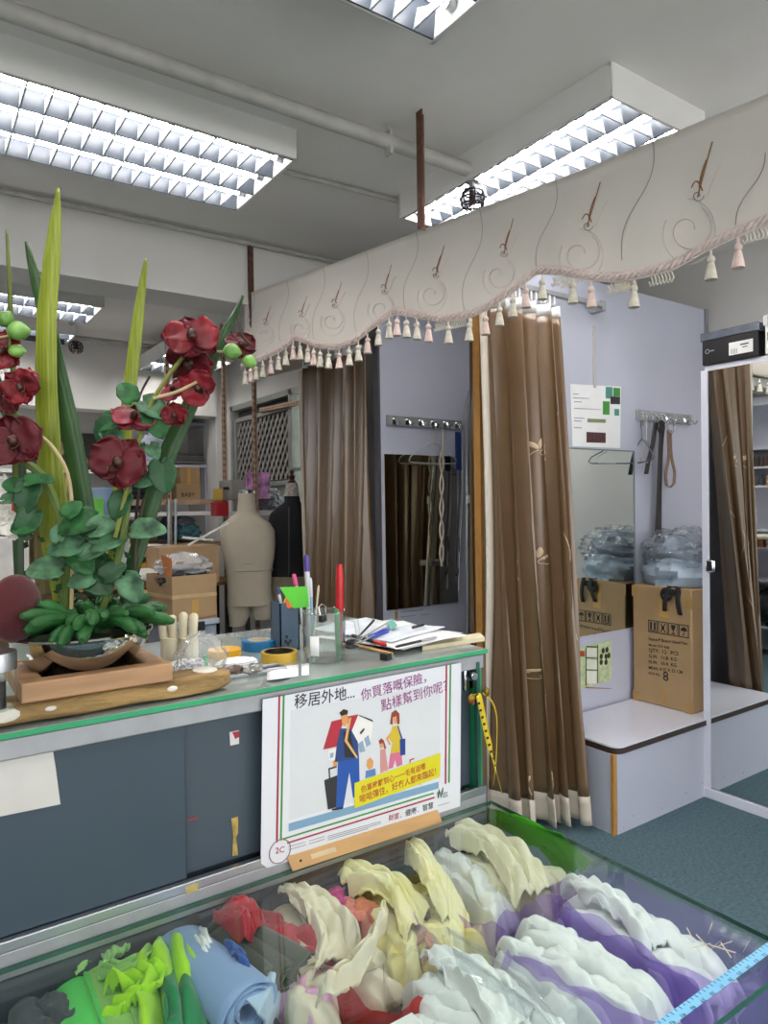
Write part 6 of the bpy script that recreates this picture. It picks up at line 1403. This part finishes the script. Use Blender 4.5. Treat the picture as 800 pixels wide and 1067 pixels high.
MB().bb((a.x+.22, 5.12, zt_+.05), (a.x+.30, 5.26, zt_+.28)).build('column', m_white, sw, bevel=.015); MB().bb((a.x-.05, 5.13, zt_+.20), (a.x+.22, 5.25, zt_+.29)).build('arm', m_white, sw, bevel=.015); MB().bb((a.x-.05, 5.13, zt_+.09), (a.x+.03, 5.25, zt_+.20)).build('head', m_white, sw, bevel=.01)
rod = MB(); 
for (x0, y0, x1, y1) in ((196, 568, 238, 545), (190, 560, 222, 563)):
    rod.tube([at(x0, y0, y=4.7), at(x1, y1, y=4.7)], .008, 6)
o = rod.build('white_rods', m_white); tag(o, 'crossed thin white rods over the carton beside the dress form', 'rods')
for (px, lab) in ((176, 'left'), (183, 'right')):
    o = MB().tube([at(px, 520, y=5.3), V((at(px-1, 575, y=5.3).x, 5.3, zt_))], .01, 8).build('clear_tube', M('tube_pale', 'a9b8bd', .3)); tag(o, 'pale upright tube on the '+lab+' of the pair under the rack shelf', 'tube')

# left part: display ledge with printed faces, tubs, vest
sh2z = at(60, 490, y=6.9).z
shelf('long back shelf under the dark photo prints', -.2, 2.1, 6.75, 7.28, sh2z, mat=m_white, lip=False)
pb_ = thing('photo_print', 'dark photo print with two faces leaning on the back wall', 'print', at(70, 488, y=7.2))
a, b = at(24, 489, y=7.2), at(100, 452, y=7.2); MB().bb((a.x, 7.2, sh2z), (b.x, 7.22, b.z)).build('sheet', M('photo_dark', '2a2624', .4, var=.3, scale=9), pb_)
fc = MB(); hr_ = MB()
for px, py, r in ((62, 467, .075), (88, 480, .05)):
    q = at(px, py, y=7.19); fc.ball((q.x, 7.197, q.z), (r*.72, .003, r), 16, 10); hr_.ball((q.x, 7.1985, q.z+r*.45), (r*.95, .003, r*.85), 16, 10)
hr_.build('hair_print', m_ink, pb_); fc.build('face_print', M('face_print', '8f7a70', .5, var=.4, scale=14), pb_)
a, b = at(100, 489, y=7.2), at(132, 455, y=7.2); boxpx('pin_board', 'grey board standing on the back shelf right of the photo prints', 'board', 101, 452, 134, 489, 7.2, .03, M('board_grey', '8c8985', .7), sh2z)
vs_ = MB(); q = at(63, 502, y=6.8)
vs_.prism([(lambda p: (p.x, 6.8, min(p.z, sh2z-.031)))(at(x, y, y=6.8)) for x, y in ((57, 512), (57, 497), (61, 488), (65, 488), (70, 497), (70, 512))], (0, .05, 0)); o = vs_.build('vest', M('vest_pink_yellow', 'd6a08a', .7, var=.4, scale=12, col2='e0c070')); tag(o, 'small pink and yellow vest hanging below the back shelf', 'vest')
wt2 = thing('cutting_table', 'long white cutting table along the back left of the shop', 'table', (.9, 6.0, 0))
tz_ = at(100, 537, y=5.9).z; MB().bb((-.6, 5.75, tz_-.04), (1.95, 6.5, tz_)).build('tabletop', m_lam, wt2); 
for x in (-.5, .7, 1.85): MB().bb((x-.03, 5.8, 0), (x+.03, 5.86, tz_-.04)).build('leg', m_alum, wt2)
MB().bb((-.6, 6.4, .1), (1.95, 6.45, tz_-.04)).build('back_panel', m_card2, wt2)
boxpx('plastic_tub', 'pale blue plastic tub on the cutting table behind the dark blade leaf', 'tub', 90, 508, 118, 537, 5.9, .3, M('tub_blue', '8ea3c4', .3), tz_)
boxpx('green_bag', 'bright green bag standing before the blue tub', 'bag', 94, 519, 108, 537, 5.82, .05, M('bag_green', '63c23a', .4), tz_)
for i, (x0, y0, x1, y1, c_, nm, lab) in enumerate(((-6, 513, 12, 537, 'c9c2b4', 'carton', 'pale carton at the far left of the cutting table'), (9, 520, 16, 537, 'c02a35', 'red_can', 'red can beside the far left carton'), (18, 522, 40, 537, '7a5a3a', 'brown_box', 'brown box behind the ivy leaves'), (57, 520, 72, 537, 'b08a6a', 'tin', 'tan tin with pale lid behind the tall yellow-green leaf'), (72, 525, 88, 537, '9c9890', 'grey_box', 'grey box beside the tan tin'), (118, 512, 132, 537, '4d4f55', 'dark_box', 'dark box right of the blue tub'))):
    boxpx(nm, lab, 'box', x0, y0, x1, y1, 5.95+.02*(i % 2), .2, M('bx_'+c_, c_, .6), tz_)
zlow_ = at(40, 605, y=4.6).z; pk = thing('packing_table', 'low packing table holding three cartons behind the flowers', 'table', (.8, 4.75, 0)); MB().bb((.2, 4.5, zlow_-.03), (1.62, 5.0, zlow_)).build('tabletop', m_white, pk)
for x in (.25, 1.57):
    for y in (4.54, 4.96): MB().bb((x-.02, y-.02, 0), (x+.02, y+.02, zlow_-.03)).build('leg', m_alum, pk)
for i, (x0, y0, x1, y1, c_, lab) in enumerate(((-5, 560, 30, 610, 'd9d6d0', 'white carton low at the left behind the velvet disc'), (40, 556, 75, 600, '6a5238', 'brown carton low behind the leaf sheath'), (100, 560, 135, 600, '9aa39b', 'grey-green carton low behind the ivy'))):
    boxpx('carton', lab, 'box', x0, y0, x1, y1, 4.6, .3, M('lowbx_'+c_, c_, .7), zlow_)
wt3 = thing('side_table', 'cream topped low table at the left behind the counter', 'table', (.0, 3.0, 0))
zl = at(5, 625, y=2.9).z; MB().bb((-.02, 2.6, zl-.03), (.42, 3.4, zl)).build('tabletop', M('cream_top', 'd9d3c0', .5), wt3, bevel=.006)
for x in (.03, .35): MB().bb((x-.02, 2.7, 0), (x+.02, 2.74, zl-.03)).build('leg', m_wood, wt3)

# ---------------------------------------------------------------- thread shelves at the left, seen in the tall mirror
tk = thing('thread_rack', 'white thread rack with shelves, seen in the tall mirror', 'rack', (-.05, 3.4, 0))
MB().bb((-.42, 3.0, 0), (-.40, 4.1, 2.5)).build('back_board', m_lam, tk)
for y in (3.0, 4.08): MB().bb((-.40, y, 0), (-.08, y+.02, 2.5)).build('side_board', m_lam, tk)
zs_ = (.28, .72, 1.03, 1.20, 1.62, 1.80, 1.98, 2.40)
for z in zs_: MB().bb((-.40, 3.02, z-.02), (-.08, 4.08, z)).build('shelf_board', m_lam, tk)
cols = ('3a2a24', '8a4a2a', 'b06a3a', '22262c', 'c9a070', '6a2a2a', 'a89a80', '2e3a4a')
pr = {}
for r_, z in enumerate((1.62, 1.80, 1.03)):
    for k in range(13):
        ci = (k*3+r_) % 8; h = .10 if z > 1.5 else .13
        y = 3.07+k*.078
        if (ci, h) not in pr:
            t = thing('thread_spool', 'spool', 'thread spool', (-.14, y, z), 'thread spools on the rack'); MB().lathe([(.0, 0), (.03, 0), (.03, .006), (.026, .008), (.022, h-.01), (.014, h), (0, h)], (-.14, y, z), 14).build('thread', M('thread_'+cols[ci], cols[ci], .5), t); pr[(ci, h)] = t
        else: t = copy_tree(pr[(ci, h)], (-.14, y, z))
        t['label'] = 'thread spool '+('first', 'second', 'third', 'fourth', 'fifth', 'sixth', 'seventh', 'eighth', 'ninth', 'tenth', 'eleventh', 'twelfth', 'thirteenth')[k]+' from the near end in the '+('middle', 'upper', 'lower')[r_]+' row of the mirrored rack'
for k, (y, c_) in enumerate(((3.15, 'b02028'), (3.42, '20242c'), (3.75, 'a83a30'))):
    o = lump((-.2, y, .45), (.13, .12, .17), 120+k, .15, 2).build('shopping_bag', M('bagc_'+c_, c_, .5)); tag(o, ('first red', 'dark', 'second red')[k]+' shopping bag on the low board of the thread rack', 'bag')
